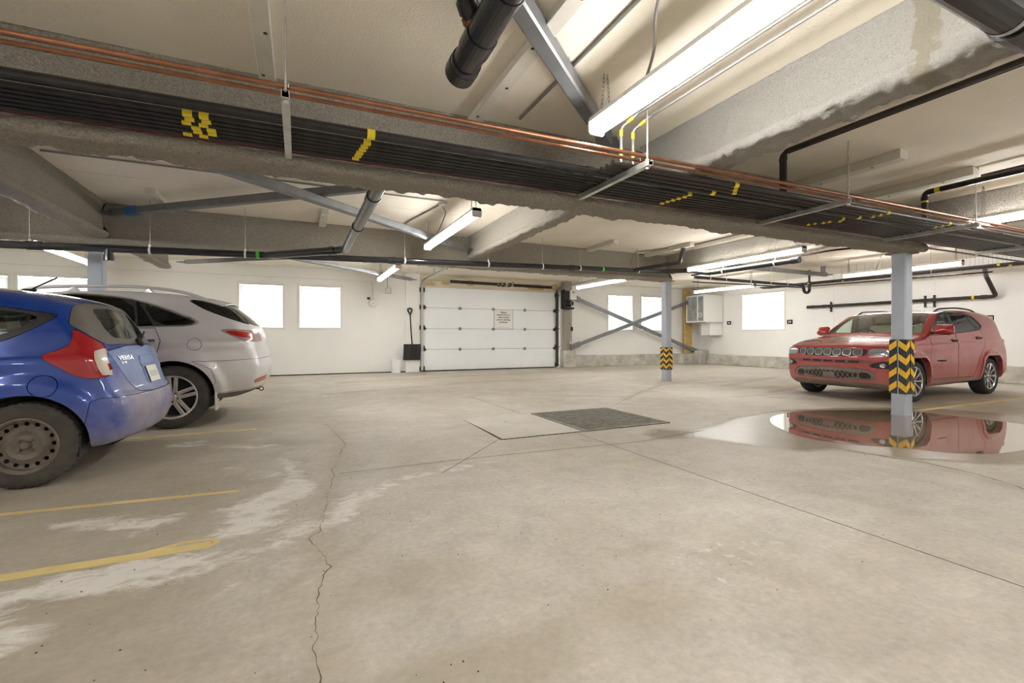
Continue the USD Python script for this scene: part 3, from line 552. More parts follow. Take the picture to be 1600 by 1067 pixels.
names = ['thick black iron pipe with a blue sheen at the front of the black group', 'first thin black pipe behind the thick one', 'second thin black pipe behind the thick one', 'third thin black pipe behind the thick one', 'fourth thin black pipe behind the thick one', 'fifth thin black pipe behind the thick one', 'rearmost black pipe of the rack, next to the red line']
for i, y in enumerate(YS):
    b = [diag[i], far1[i], far2[i]] + (list(chk[i]) if chk[i] else [])
    rack_pipe(names[i], y, .030 if i == 0 else .0185, M_iron, bands=b, group=None)
rack_pipe('thin red line at the back of the pipe rack, against the sprayed beam', 3.475, .008, M_red)
rack_pipe('front copper pipe of the pair on the hanging rack', 2.65, .0145, M_copper, z=ZR + .05, x1=14.9)
rack_pipe('rear copper pipe of the pair on the hanging rack', 2.715, .0115, M_copper, z=ZR + .04, x1=14.9)
for y, r, n in ((2.79, .022, 'brown iron pipe beside the copper pair on the right half of the rack'), (2.86, .02, 'second brown iron pipe from the copper pair on the right half of the rack'), (2.93, .02, 'brown iron pipe touching the thick black one on the right half of the rack')):
    rack_pipe(n, y, r, M_brown, x0=2.1, bands=(3.36 + (y - 2.8), 5.5, 6.6 + y * .2 % .1))
def trapeze(label, x, zc):
    y0, y1 = ry(x, 2.575), ry(x, 3.515); t = Thing('trapeze_hanger', label, 'hanger', loc=(x, y0, ZR))
    s = .0205; t.part('strut', sweep([(x, y0, ZR - .0215), (x, y1, ZR - .0215)], [(-s, -s), (s, -s), (s, s), (s - .007, s), (s - .007, s - .004), (s - .004, -s + .004), (-s + .004, -s + .004), (-s + .007, s - .004), (-s + .007, s), (-s, s)], up=(0, 0, 1)), M_galv)
    for y in (y0 + .035, y1 - .015):
        t.part('rod', cyl((x, y, ZR - .06), (x, y, zc if y < 3 else 2.5), .006, 8), M_galv)
        t.part('nut', lathe([(0, 0), (.014, 0), (.014, .012), (0, .012)], 6, 'z', (x, y, ZR - .058)), M_galv); t.part('nut', lathe([(0, 0), (.016, 0), (.016, .010), (0, .010)], 6, 'z', (x, y, ZR)), M_galv)
    for yy, r in [(2.65, .0145), (2.715, .0115)] + [(q, .0185) for q in YS]:
        y = ry(x, yy); t.part('pipe_clip', tube([(x + .012, y + (r + .006) * math.cos(a), ZR + r + (.0355 if yy < 2.7 else .0285 if yy < 2.75 else .010 if yy < 3.05 else 0) + (r + .006) * math.sin(a)) for a in np.linspace(-.5, PI + .5, 9)], .004, 5), M_galv)
for x, zc, lab in ((-2.33, 2.88, 'trapeze strut hanging under the pipe rack outside the left edge'), (-.06, 2.88, 'trapeze strut under the pipe rack at the left, seen end on'), (2.27, 2.88, 'trapeze strut under the pipe rack below the nearest tube light'), (4.56, 2.88, 'trapeze strut under the pipe rack right of the middle'), (6.80, 2.88, 'trapeze strut under the pipe rack just left of the near column'), (9.1, 3.1, 'trapeze strut under the pipe rack at the right edge past the column')): trapeze(lab, x, zc)
# risers that leave the rack
def pipe(label, path, r, mat, bend=.05, bands=(), coup=(), name='pipe', cat='pipe', cap=None, n=14, bandm=None):
    P = rounded(path, bend) if len(path) > 2 and bend else path
    t = Thing(name, label, cat, loc=tuple(np.array(path, float).mean(0)))
    t.part('run', tube(P, r, n), mat)
    for a, b in zip(path[1:-1], path[2:]) if coup == 'bends' else ():
        a, b = np.array(a), np.array(b); d = (b - a) / np.linalg.norm(b - a); t.part('elbow_collar', cyl(a + d * bend * .9, a + d * (bend * .9 + r * 1.4), r * 1.18, n), mat)
    for p, d, w in (coup if coup != 'bends' else ()):
        p, d = np.array(p, float), np.array(d, float); d /= np.linalg.norm(d); t.part('coupling', cyl(p - d * w / 2, p + d * w / 2, r * 1.15, n), mat)
    for p, d in bands:
        p, d = np.array(p, float), np.array(d, float); d /= np.linalg.norm(d); t.part('tape_band', cyl(p - d * .024, p + d * .024, r + .002, n), bandm or M_yellow)
    return t
for k, (x, lab) in enumerate(((2.17, 'thin steel pipe with yellow tape rising from the rack below the tube light, left one'), (2.28, 'thin steel pipe with yellow tape rising from the rack below the tube light, right one'))):
    y = 2.78; pipe(lab, [(x, y, ZR + .03), (x, y, 2.64), (x + .05, y - .12, 2.70), (x + .06, .2, 2.71)], .011, M_conduit, .03, bands=[((x, y, 2.60), (0, 0, 1)), ((x, y, 2.46), (0, 0, 1)), ((x + .03, y - .07, 2.675), (.05, -.12, .06))], n=10)
pipe('dark brown pipe pair member dropping from the ceiling to the rack, front one', [(4.02, -4, 2.78), (4.02, 2.80, 2.78), (4.02, 2.80, ZR + .03)], .022, M_brown, .05, coup='bends')
pipe('dark brown pipe pair member dropping from the ceiling to the rack, rear one', [(4.10, -4, 2.80), (4.10, 2.88, 2.80), (4.10, 2.88, ZR + .03)], .02, M_brown, .05, coup='bends')
pipe('black pipe with yellow-taped elbow rising from the rack near the column', [(6.45, -4, 2.73), (6.45, 2.82, 2.73), (6.45, 2.82, ZR + .03)], .03, M_abs, .06, bands=[((6.45, 2.70, 2.73), (0, 1, 0)), ((6.45, 2.82, 2.64), (0, 0, 1)), ((6.45, 2.82, 2.40), (0, 0, 1))], coup='bends')
pipe('thin brown pipe on the ceiling above the yellow-taped elbow', [(6.62, -4, 2.81), (6.62, 2.4, 2.81)], .018, M_brown)
# ================================================================ drain pipes
def clamp_hanger(label, x, y, z, r, zc, group=None):
    t = Thing('pipe_hanger', label, 'hanger', loc=(x, y, z), group=group)
    t.part('strap', lathe([(r + .001, -.014), (r + .005, -.014), (r + .005, .014), (r + .001, .014)], 16, 'x', (x, y, z)), M_white)
    t.part('rod', cyl((x, y, z + r), (x, y, zc), .005, 8), M_galv); t.part('swivel', lathe([(0, 0), (.012, 0), (.016, .03), (0, .045)], 8, 'z', (x, y, z + r)), M_galv)
MD = lambda x: 2.412 + (x - .33) * .0273
RD = .052
t = pipe('long black drain pipe sloping across the far ceiling in front of the far beam', [(-8.9, 8.3, MD(-8.9)), (7.55, 8.3, MD(7.55)), (7.98, 7.75, 2.585), (8.0, 7.3, 2.47), (8.0, 5.3, 2.455)], RD, M_abs, .12, coup=[((-3.2, 8.3, MD(-3.2)), (1, 0, .027), .16), ((1.5, 8.3, MD(1.5)), (1, 0, .027), .12), ((5.2, 8.3, MD(5.2)), (1, 0, .027), .12), ((8.0, 5.36, 2.455), (0, 1, 0), .14)], bands=[((-.58, 8.3, MD(-.58)), (1, 0, .027)), ((5.98, 8.3, MD(5.98)), (1, 0, .027))], bandm=M_green)
t.part('cleanout_drop', [cyl((-2.42, 8.3, MD(-2.42)), (-2.42, 8.3, MD(-2.42) - .13), RD, 16), cyl((-2.42, 8.3, MD(-2.42) - .09), (-2.42, 8.3, MD(-2.42) - .17), RD * 1.18, 16)], M_abs)
for x, lab in ((-3.25, 'clamp hanger on the long drain pipe at the far left'), (-1.95, 'clamp hanger on the long drain pipe above the silver car'), (-.75, 'clamp hanger on the long drain pipe just left of the green tape'), (1.72, 'clamp hanger on the long drain pipe left of the garage door'), (3.32, 'clamp hanger on the long drain pipe above the door spring'), (4.5, 'clamp hanger on the long drain pipe above the door sign'), (5.4, 'clamp hanger on the long drain pipe left of the right green tape'), (6.95, 'clamp hanger on the long drain pipe near the far column')): clamp_hanger(lab, x, 8.3, MD(x), RD, 3.1)
pipe('shiny black drain pipe running from the near beam back to the long drain pipe', [(.60, 3.70, 2.325), (.60, 6.85, 2.315), (.50, 7.0, 2.32), (-.45, 8.22, 2.375)], .056, M_abs, .12, coup=[((.60, 4.25, 2.325), (0, 1, 0), .15), ((.60, 5.4, 2.32), (0, 1, 0), .03), ((.45, 7.06, 2.323), (-1, 1.28, .05), .12)])
t = Thing('drain_stack', 'thick glossy black drain pipe with cleanout cap overhead, left of the nearest tube light', 'pipe', loc=(.79, 1.5, 2.62))
a, b = np.array([.77, -4.0, 2.70]), np.array([.83, 2.44, 2.585]); d = (b - a) / np.linalg.norm(b - a); R = .076
t.part('run', tube([a, b], R, 24), M_abs)
for s, w, k in ((.06, .13, 1.10), (.30, .13, 1.09), (.62, .06, 1.07)): t.part('coupling', cyl(b - d * s, b - d * (s - w), R * k, 24), M_abs)
t.part('cleanout_cap', cyl(b - d * .02, b + d * .07, R * 1.14, 24), M_abs, label='round black cleanout cap on the pipe end'); t.part('cap_nut', basis(box(-.02, .02, -.02, .02, 0, .03), b + d * .07, (1, 0, 0), np.cross(d, (1, 0, 0)), d), M_abs)
t.part('white_label', cyl(b - d * .80, b - d * .765, R * 1.02, 24), M_white)
br = b - d * .24
t.part('wye_branch', tube(rounded([br, br + np.array([-.10, -.10, .11]), br + np.array([-.125, -.125, .16]), br + np.array([-.125, -.125, .32])], .06), .046, 18), M_abs)
t.part('branch_collar', [cyl(br + np.array([-.07, -.07, .08]), br + np.array([-.10, -.10, .112]), .055, 18), cyl(br + np.array([-.125, -.125, .165]), br + np.array([-.125, -.125, .22]), .055, 18)], M_abs)
t.part('hose_clamp', cyl(br + np.array([-.045, -.045, .052]), br + np.array([-.06, -.06, .068]), .052, 18), M_copper)
t = Thing('drain_pipe', 'thick black drain pipe cut by the upper right corner, with a white ring', 'pipe', loc=(3.0, .9, 2.45))
t.part('run', cyl((1.2, .90, 2.45), (7.4, .90, 2.45), .078, 24), M_abs); t.part('end_cap', cyl((1.14, .90, 2.45), (1.26, .90, 2.45), .088, 24), M_abs)
for x in (1.45, 5.2): t.part('hanger_rod', cyl((x, .9, 2.52), (x, .9, 2.88), .006, 8), M_galv); t.part('ring_label', cyl((2.70, .9, 2.45), (2.73, .9, 2.45), .0805, 24), M_sign)
t.part('coupling', cyl((2.76, .9, 2.45), (2.95, .9, 2.45), .088, 24), M_abs)
# conduits on the ceilings
for lab, P, r in (('thin conduit on the near ceiling crossing behind the grey brace', [(1.60, -2, 2.868), (1.64, 3.4, 2.868)], .011), ('thin conduit across the middle bay ceiling', [(-2.5, 6.6, 3.085), (1.95, 6.6, 3.085)], .011), ('short conduit drop from the junction box in the middle bay', [(1.95, 6.75, 3.085), (1.72, 8.0, 3.085), (1.70, 8.75, 3.085)], .011),
                  ('conduit on the far ceiling beside the beam over the far column', [(7.75, 3.9, 3.085), (7.75, 7.5, 3.085), (7.1, 8.6, 3.07), (7.05, 8.7, 2.75)], .012), ('cable curving over the left sprayed beam', [(-2.55, 4.6, 2.72), (-2.52, 4.7, 3.0), (-2.1, 4.9, 3.08), (-1.0, 5.2, 3.085), (.8, 5.5, 3.085)], .012)):
    pipe(lab, P, r, M_conduit, .08, name='conduit', cat='conduit', n=8)
single('junction_box', box(1.90, 2.0, 6.62, 6.74, 3.04, 3.1, .004), M_galv, 'small grey junction box on the middle bay ceiling by the tube light', 'box')
# ================================================================ floor things
M_water = pane_mat('standing_water', (.93, .90, .86), (1, 1, 1), .012, .025)
single('puddle', prism(WATER, .0035, 'z', -.0005), M_water, 'still puddle of brown water reflecting the red car around the near column', 'puddle')
def paint_mat(name, seed, keep):
    return usdkit.material(stage, LK + name, {'g': ('geometry', {}), 'mp': ('mapping', {'location': (seed, seed, 0), 'scale': (1, 2.2, 1)}), 'n': ('noise_texture', {'scale': 7, 'detail': 7, 'roughness': .72}), 'r': ('map_range', {'from_min': keep - .05, 'from_max': keep + .09, 'clamp': True}),
        't': ('transparent_bsdf', {}), 'n2': ('noise_texture', {'scale': 3, 'detail': 4}), 'rc': ('rgb_ramp', {'ramp': [(.3, (.52, .40, .17)), (.7, (.74, .58, .24))]}), 'p': ('principled_bsdf', {'roughness': .7}), 'm': ('mix_closure', {})},
        [('g.position', 'mp.vector'), ('mp.vector', 'n.vector'), ('n.fac', 'r.value'), ('r.result', 'm.fac'), ('g.position', 'n2.vector'), ('n2.fac', 'rc.fac'), ('rc.color', 'p.base_color'), ('t.BSDF', 'm.closure1'), ('p.BSDF', 'm.closure2')], surface='m.closure')
M_line1, M_line2 = paint_mat('worn_yellow_paint', 3, .30), paint_mat('faded_yellow_paint', 8, .43)
single('parking_line', trimesh.util.concatenate([ribbon([(-6, 2.87), (-.72, 2.875), (-.42, 2.88)], .085, .0012, .0007, 5), ribbon([(-.72, 2.90), (-.55, 2.965), (-.42, 2.955), (-.39, 2.90), (-.44, 2.845)], .03, .0013, .001, 7)]), M_line1, 'bright worn yellow line nearest the camera, ending in a small loop', 'line')
single('parking_line', ribbon([(-6, 3.99), (-1.67, 3.90), (-.38, 3.80)], .055, .0012, .0007, 9), M_line1, 'thin yellow stall line just in front of the blue car', 'line')
single('parking_line', ribbon([(-6, 6.12), (-.45, 6.28)], .09, .0012, .0007, 11), M_line2, 'faded yellow stall line between the blue and the silver car', 'line')
single('parking_line', ribbon([(-6, 8.65), (-.65, 8.95)], .09, .0012, .0007, 12), M_line2, 'faded yellow stall line beyond the silver car', 'line')
single('parking_line', ribbon([(8.35, 3.74), (15.2, 3.70)], .09, .0012, .0007, 13), M_line1, 'yellow stall line running right from the near column past the red car', 'line')
single('parking_line', ribbon([(8.6, 6.9), (15.2, 6.95)], .09, .0012, .0007, 14), M_line2, 'faded yellow stall line on the far side of the red car', 'line')
# drain pit: cover and grating
t = Thing('floor_grating', 'dark metal floor grating right of the concrete pit cover', 'grating', loc=(3.65, 5.2, 0))
M_grate = M('dull_grating_steel', (.27, .25, .215), .65, metal=.3, var=(9, .3))
gx0, gx1, gy0, gy1 = 3.0, 4.30, 4.52, 5.88
t.part('pit_shadow_plate', box(gx0, gx1, gy0, gy1, .0005, .0015), M('pit_shade', (.10, .09, .075), .95), label='dark plate under the grating, coloured as pit shade')  # no pit below: flat dark plate whose colour stands for its shade
bars = [box(x - .004, x + .004, gy0 + .03, gy1 - .03, .002, .013) for x in np.arange(gx0 + .045, gx1 - .02, .032)] + [box(gx0 + .03, gx1 - .03, y - .0035, y + .0035, .002, .011) for y in np.arange(gy0 + .045, gy1 - .02, .032)]
t.part('grid_bars', bars, M_grate, kind='stuff')
for q in ((gx0, gx1, gy0, gy0 + .035), (gx0, gx1, gy1 - .035, gy1), (gx0, gx0 + .035, gy0 + .035, gy1 - .035), (gx1 - .035, gx1, gy0 + .035, gy1 - .035)): t.part('frame', box(*q, .001, .014, .003), M_grate)
t = Thing('pit_cover', 'flat concrete pit cover with a dark gap, left of the grating', 'cover', loc=(2.5, 5.2, 0))
M_cover = M("pit_cover_concrete", (.52, .485, .425), .75, var=(2, .1), bump=(60, .002))
t.part('slab', box(1.985, 2.99, 4.545, 5.88, 0, .006, .003), M_cover)
M_gap = M('open_gap_dark', (.03, .027, .022), .95)
t.part('gap', ribbon([(2.0, 5.88), (1.965, 4.535)], .022, .002), M_gap); t.part('gap', ribbon([(1.955, 4.53), (2.98, 4.53)], .020, .002), M_gap)
for k, (x, y, r) in enumerate(((2.42, 5.45, .012), (2.52, 5.3, .008))): t.part('lifting_hole', lathe([(0, .0055), (r, .0055), (r, .0068), (0, .0068)], 12, 'z', (x, y, 0)), M_gap)
# grit and small stones scattered on the slab
gr = []
for k in range(420):
    x, y = RNG.uniform(-1.0, 5.2), RNG.uniform(1.3, 7.0); r = RNG.uniform(.0015, .0042)
    gr.append(lathe([(0, 0), (r, 0), (r * .8, r * .6), (0, r * .8)], 6, 'z', (x, y, 0)))
single('grit', gr, M('grit_brown', (.10, .075, .05), .9), 'specks of dark grit scattered over the concrete floor', 'grit', kind='stuff')
# ================================================================ things at the back wall
t = Thing('bucket', 'white plastic bucket on the floor left of the snow shovel', 'bucket', loc=(2.72, 14.40, 0))
t.part('pail', lathe([(0, .002), (.130, .002), (.136, .01), (.152, .36), (.152, .40), (.160, .40), (.160, .415), (.148, .415), (.146, .36), (.128, .012), (0, .012)], 32, 'z', (2.72, 14.40, 0)), M('white_plastic', (.86, .86, .87), .45), smooth=40)
t.part('rib', [lathe([(.151, z), (.159, z), (.159, z + .008), (.151, z + .008)], 32, 'z', (2.72, 14.40, 0)) for z in (.33, .37)], LK + 'white_plastic')
t.part('handle', tube([(2.72 + .158 * math.cos(a), 14.40 - .158 * math.sin(a) * .85, .37 - .10 * math.sin(a)) for a in np.linspace(0, PI, 13)], .003, 6), M_galv)
t = Thing('snow_shovel', 'black snow shovel hanging on the wall beside the garage door', 'shovel', loc=(3.22, 14.5, .38))
cx = np.linspace(-.27, .27, 13); cz = np.linspace(0, .50, 10); V = []; 
for s in (0, .006):
    for z in cz:
        for x in cx: V.append((3.23 + x * (1 - .06 * z) - .01 * z, 14.50 - .10 * (1 - (x / .27) ** 2) * .35 - .09 * math.sin(z / .5 * 1.6) + .10 * (x / .27) ** 2 * .3 - s - .004 * math.cos(x * 60) * (z > .12), .38 + z))
def sheet(V, m, n):
    k = m * n; F = []
    for i in range(n - 1):
        for j in range(m - 1):
            a, b, c, d = i * m + j, i * m + j + 1, (i + 1) * m + j + 1, (i + 1) * m + j; F += [[a, b, c], [a, c, d], [k + a, k + c, k + b], [k + a, k + d, k + c]]
    e = [i for i in range(m)] + [i * m + m - 1 for i in range(1, n)] + [(n - 1) * m + j for j in range(m - 2, -1, -1)] + [i * m for i in range(n - 2, 0, -1)]
    for a, b in zip(e, e[1:] + e[:1]): F += [[a, k + a, b], [b, k + a, k + b]]
    r = trimesh.Trimesh(V, F, process=False)
    if r.volume < 0: r.invert()
    return r
t.part('blade', sheet(V, 13, 10), M('black_shovel_plastic', (.02, .02, .022), .3, coat=.3), smooth=40)
for x in (-.12, 0, .12): t.part('blade_rib', tube([(3.23 + x, 14.45 - .075 * math.sin(min(1, z / .5) * 1.6) - .012, .40 + z) for z in np.linspace(.05, .44, 6)], .008, 6), LK + 'black_shovel_plastic')
t.part('handle', tube([(3.225, 14.415, .80), (3.20, 14.47, 1.25), (3.175, 14.50, 1.82)], .019, 10), M_black)
t.part('grip', tube(rounded([(3.175, 14.50, 1.80), (3.10, 14.50, 1.93), (3.11, 14.50, 1.985), (3.225, 14.50, 1.985), (3.235, 14.50, 1.93), (3.175, 14.50, 1.80)], .03), .022, 8), M_black)
t.part('nail', cyl((3.17, 14.655, 2.03), (3.17, 14.46, 2.04), .005, 6), M_dark)
# sign on the door
t = Thing('door_sign', 'white notice sign with black lettering on the garage door', 'sign', loc=(6.38, 14.55, 1.37))
t.part('board', box(6.045, 6.72, 14.545, 14.558, 1.385, 2.02, .003), M_sign); t.part('edge', [box(6.03, 6.045, 14.543, 14.558, 1.375, 2.03), box(6.03, 6.735, 14.543, 14.558, 1.372, 1.385), box(6.72, 6.735, 14.543, 14.558, 1.375, 2.03)], M('sign_edge', (.42, .42, .42), .6), kind='stuff')
for i, s in enumerate(('Please', 'ensure Door is', 'fully closed', 'prior to leaving', 'premises')):
    m = text(s, .052, .002, True); w = m.bounds[1, 0] - m.bounds[0, 0]; k = min(1.0, .60 / w); m.vertices[:, 0] = (m.vertices[:, 0] - m.bounds[:, 0].mean()) * k
    t.part('lettering', basis(m, (6.38, 14.545, 1.915 - i * .083), (1, 0, 0), (0, 0, 1), (0, -1, 0)), M_black)
t.part('small_print', [box(6.12 + i * .045, 6.155 + i * .045, 14.5435, 14.545, 1.43, 1.44) for i in range(11)], M('faint_print', (.45, .45, .45), .6), kind='stuff')
# opener at the post
t = Thing('door_opener', 'black garage door operator with white control box and hanging chain', 'opener', loc=(8.75, 14.25, 2.1))
t.part('frame', [box(8.56, 8.62, 14.16, 14.40, 2.12, 2.78, .005), box(8.56, 8.98, 14.16, 14.38, 2.10, 2.16, .005)], M_black); t.part('motor', cyl((8.60, 14.26, 2.30), (8.95, 14.26, 2.30), .10, 20), M_black, smooth=40)
t.part('motor_fins', [lathe([(.10, -.006), (.112, -.006), (.112, .006), (.10, .006)], 20, 'x', (8.66 + i * .04, 14.26, 2.30)) for i in range(6)], M_dark, kind='stuff')
t.part('gearbox', box(8.60, 8.80, 14.18, 14.36, 2.42, 2.74, .02), M_black); t.part('sprocket', lathe([(0, -.01), (.075, -.01), (.08, 0), (.075, .01), (0, .01)], 24, 'x', (8.58, 14.26, 2.62)), M_dark); t.part('brake_lever', tube([(8.86, 14.14, 2.22), (8.80, 14.12, 2.32), (8.90, 14.12, 2.40)], .012, 6), M_galv)
t.part('warning_tag', box(8.85, 8.89, 14.14, 14.145, 2.17, 2.23), M_sign)
cb = t.part('control_box', box(8.80, 9.06, 14.12, 14.34, 2.44, 2.77, .01), M_white, label='white control box'); t.part('control_mark', [lathe([(.03, -.001), (.042, -.001), (.042, .001), (.03, .001)], 16, 'y', (x, 14.119, 2.70)) for x in (8.905, 8.945)], M_black, under=cb)
t.part('chain', [tube([(x, 14.22, 2.1), (x + .003, 14.22, 1.5), (x, 14.22, .9)], .005, 5) for x in (8.86, 8.92)], M_galv, kind='stuff'); t.part('button_station', box(8.86, 8.94, 14.17, 14.23, 1.32, 1.46, .008), M_black); t.part('station_cord', tube(rounded([(8.80, 14.24, 1.62), (8.86, 14.22, 1.55), (8.90, 14.20, 1.46)], .04), .007, 6), M_black)
t.part('chain_keeper', box(8.85, 8.95, 14.24, 14.30, .84, .92, .01), M_galv)
# wall fittings left of the door
t = Thing('wall_bell', 'round white alarm bell on the back wall under a conduit', 'bell', loc=(2.07, 14.6, 2.14))
t.part('gong', lathe([(0, -.045), (.05, -.043), (.10, -.025), (.125, .0), (.130, .03), (0, .03)], 32, 'y', (2.07, 14.615, 2.14)), M_white, smooth=40); t.part('boss', lathe([(0, -.012), (.02, -.01), (.024, .008), (0, .008)], 14, 'y', (2.07, 14.565, 2.14)), M_galv); t.part('striker_box', box(1.90, 1.98, 14.58, 14.65, 2.24, 2.31, .008), M_dark)
t = Thing('outlet_box', 'small grey outlet box hanging on a conduit left of the garage door rail', 'box', loc=(2.53, 14.62, 2.55)); t.part('box', box(2.44, 2.60, 14.56, 14.65, 2.45, 2.62, .006), M_galv); t.part('cover', box(2.455, 2.585, 14.553, 14.56, 2.465, 2.605, .003), M_galv); t.part('riser', cyl((2.50, 14.61, 2.62), (2.50, 14.61, 3.1), .010, 8), M_conduit)
pipe('conduit running along the back wall above the blinds to the bell', [(-7, 14.635, 2.80), (2.08, 14.635, 2.79), (2.08, 14.635, 2.28)], .012, M_white, .08, name='conduit', cat='conduit', n=8)
# unit heater in the corner
t = Thing('unit_heater', 'white boxy unit heater with galvanised front hung in the far right corner', 'heater', loc=(14.9, 13.8, 1.7))
X0, X1, Y0, Y1, Z0, Z1 = 14.45, 15.48, 13.37, 14.30, 1.69, 2.77
t.part('cabinet', box(X0 + .02, X1, Y0, Y1, Z0, Z1, .012), M_white)
for q in ((Y0, Y0 + .05, Z0, Z1), (Y1 - .05, Y1, Z0, Z1), (Y0 + .05, Y1 - .05, Z0, Z0 + .05), (Y0 + .05, Y1 - .05, Z1 - .05, Z1)): t.part('face_frame', box(X0, X0 + .03, *q, .005), M_white)
t.part('galvanised_panel', box(X0 + .012, X0 + .022, Y0 + .05, Y1 - .05, Z0 + .05, Z1 - .05), M('dull_galvanised', (.33, .34, .335), .45, metal=.5, var=(5, .3)), label='dull galvanised front panel'); t.part('centre_bar', box(X0 - .01, X0 + .012, 13.68, 13.72, Z0 + .05, Z1 - .05, .003), M_white)
t.part('fan_guard', [lathe([(r - .006, -.006), (r + .006, -.006), (r + .006, .006), (r - .006, .006)], 24, 'x', (X0 + .0, 13.58, 1.98)) for r in (.10, .06)], M_white, kind='stuff')
t.part('top_flange', box(X0 + .1, X1, Y0 - .02, Y0 + .3, Z1, Z1 + .02, .003), M_galv)
t.part('lower_box', box(14.80, 15.48, 13.40, 13.85, 1.17, 1.66, .008), M_white); t.part('support_rail', box(14.6, 15.48, 13.34, 13.40, 1.655, 1.69, .004), M_galv)
t.part('hanger_rod', [cyl((x, y, Z1), (x, y, 3.1), .008, 8) for x in (14.6, 15.3) for y in (13.5, 14.2)], M_galv, kind='stuff')
# number plates on the right wall
for (y, z, w, h, s, lab) in ((13.09, 1.66, .19, .14, '28', 'small black stall number plate between the unit heater and the window'), (10.59, 1.625, .20, .15, '29', 'small black stall number plate just right of the blinded window'), (5.49, 1.572, .20, .125, '7 200', 'black number plate on the right wall above the red car tailgate')):
    t = Thing('number_plate', lab, 'sign', loc=(15.49, y, z)); t.part('plate', box(15.485, 15.498, y - w / 2, y + w / 2, z - h / 2, z + h / 2, .002), M_black)
    m = text(s, h * .45, .002, True); k = min(1.0, w * .8 / (m.bounds[1, 0] - m.bounds[0, 0])); m.vertices[:, 0] = (m.vertices[:, 0] - m.bounds[:, 0].mean()) * k; m.vertices[:, 1] -= m.bounds[:, 1].mean()
    t.part('digits', basis(m, (15.485, y, z), (0, -1, 0), (0, 0, 1), (-1, 0, 0)), M_sign)
# ================================================================ pipework on the right
pipe('black pipe on the right wall behind the red car, with slanting riser', [(15.36, 9.9, 2.09), (15.36, 5.30, 2.085), (14.9, 5.32, 2.55), (14.35, 5.15, 2.70)], .045, M_brown, .09, coup=[((15.36, 9.78, 2.09), (0, 1, 0), .22), ((15.36, 9.35, 2.09), (0, 1, 0), .1), ((15.36, 5.52, 2.085), (0, 1, 0), .12)], bands=[((15.36, 5.72, 2.085), (0, 1, 0)), ((15.36, 9.86, 2.09), (0, 1, 0))])
for y, lab in ((9.20, 'left wall bracket of the black pipe behind the red car'), (6.75, 'middle wall bracket of the black pipe above the red car roof'), (6.55, 'second wall bracket of the black pipe above the red car roof')):
    t = Thing('pipe_bracket', lab, 'bracket', loc=(15.45, y, 2.0)); t.part('strut', box(15.44, 15.49, y - .02, y + .02, 1.90, 2.22, .003), M_dark); t.part('strap', lathe([(.046, -.014), (.051, -.014), (.051, .014), (.046, .014)], 16, 'y', (15.36, y, 2.087)), M_dark); t.part('stub', box(15.41, 15.445, y - .012, y + .012, 2.06, 2.11), M_dark)
for k, (x, r) in enumerate(((14.0, .040), (14.12, .03), (14.22, .03), (13.88, .024))):
    lab = ('thick', 'second', 'third', 'thin outer')[k]
    t = pipe(lab + ' dark pipe of the bundle high along the right wall', [(x, 10.5, 2.73), (x, -4, 2.60)], r, M_brown, bands=[((x, 4.6 + .05 * k, 2.675), (0, 1, -.009)), ((x, 8.0 + .3 * k, 2.706), (0, 1, -.009))])
t = Thing('cable_wires', 'row of thin white wires dropping to the pipe bundle on the right', 'wire', kind='stuff', loc=(14, 4.6, 2.7))
t.part('strands', [cyl((13.86 + .02 * (i % 3), 4.55 + i * .075, 2.68), (13.86 + .02 * (i % 3), 4.55 + i * .075, 3.1), .003, 5) for i in range(13)] + [cyl((13.9, 7.0 + i * .2, 2.7), (13.9, 7.0 + i * .2, 3.1), .003, 5) for i in range(6)], M_conduit)
pipe('horizontal black pipe with a round trap at its end, right of the far column', [(9.4, 9.0, 2.66), (13.55, 8.9, 2.62)], .04, M_abs, 0)
t = Thing('pipe_trap', 'black U-shaped pipe trap hanging under the right ceiling', 'trap', loc=(13.6, 8.9, 2.5))
t.part('bend', tube([(13.55, 8.9, 2.64), (13.62, 8.9, 2.62)] + [(13.78 - .13 * math.cos(a), 8.9, 2.52 - .10 * math.sin(a)) for a in np.linspace(0, PI, 9)] + [(13.91, 8.9, 2.70)], .042, 14), M_abs, smooth=50); t.part('collar', cyl((13.91, 8.9, 2.66), (13.91, 8.9, 2.76), .052, 14), M_abs); t.part('tailpipe', cyl((13.91, 8.9, 2.76), (13.91, 8.9, 3.1), .03, 12), M_abs)
for i, (x, lab) in enumerate(((9.9, 'ring hanger on the trap pipe nearest the far column'), (11.4, 'ring hanger halfway along the trap pipe'), (12.9, 'ring hanger on the trap pipe by the U-bend'))): clamp_hanger(lab, x, 8.99 - (x - 9.4) * .022, 2.66 - (x - 9.4) * .0096, .04, 3.1)
for t in (pipe('thin dark pipe crossing below the trap pipe towards the right bundle', [(8.6, 8.3, 2.42), (12.0, 7.9, 2.40), (11.9, 7.6, 2.40), (12.6, 4.4, 2.40)], .014, M_brown, .1, bands=[((12.06, 6.9, 2.40), (.2, -1, 0))], n=8),):
    for x, y in ((9.6, 8.18), (11.0, 8.015), (12.4, 5.31)): t.part('hanger_rod', cyl((x, y, 2.40), (x, y, 3.1), .004, 6), M_galv)
pipe('second thin dark pipe beside the tube light at the far column', [(8.15, 7.9, 2.50), (8.18, 4.9, 2.56), (8.7, 4.2, 2.60), (13.9, 4.2, 2.62)], .016, M_brown, .1, n=8)
pipe('short black drain branch joining the long drain pipe by the far column', [(6.85, 8.25, 2.60), (7.45, 7.55, 2.70), (7.5, 7.5, 3.0)], .045, M_abs, .06)
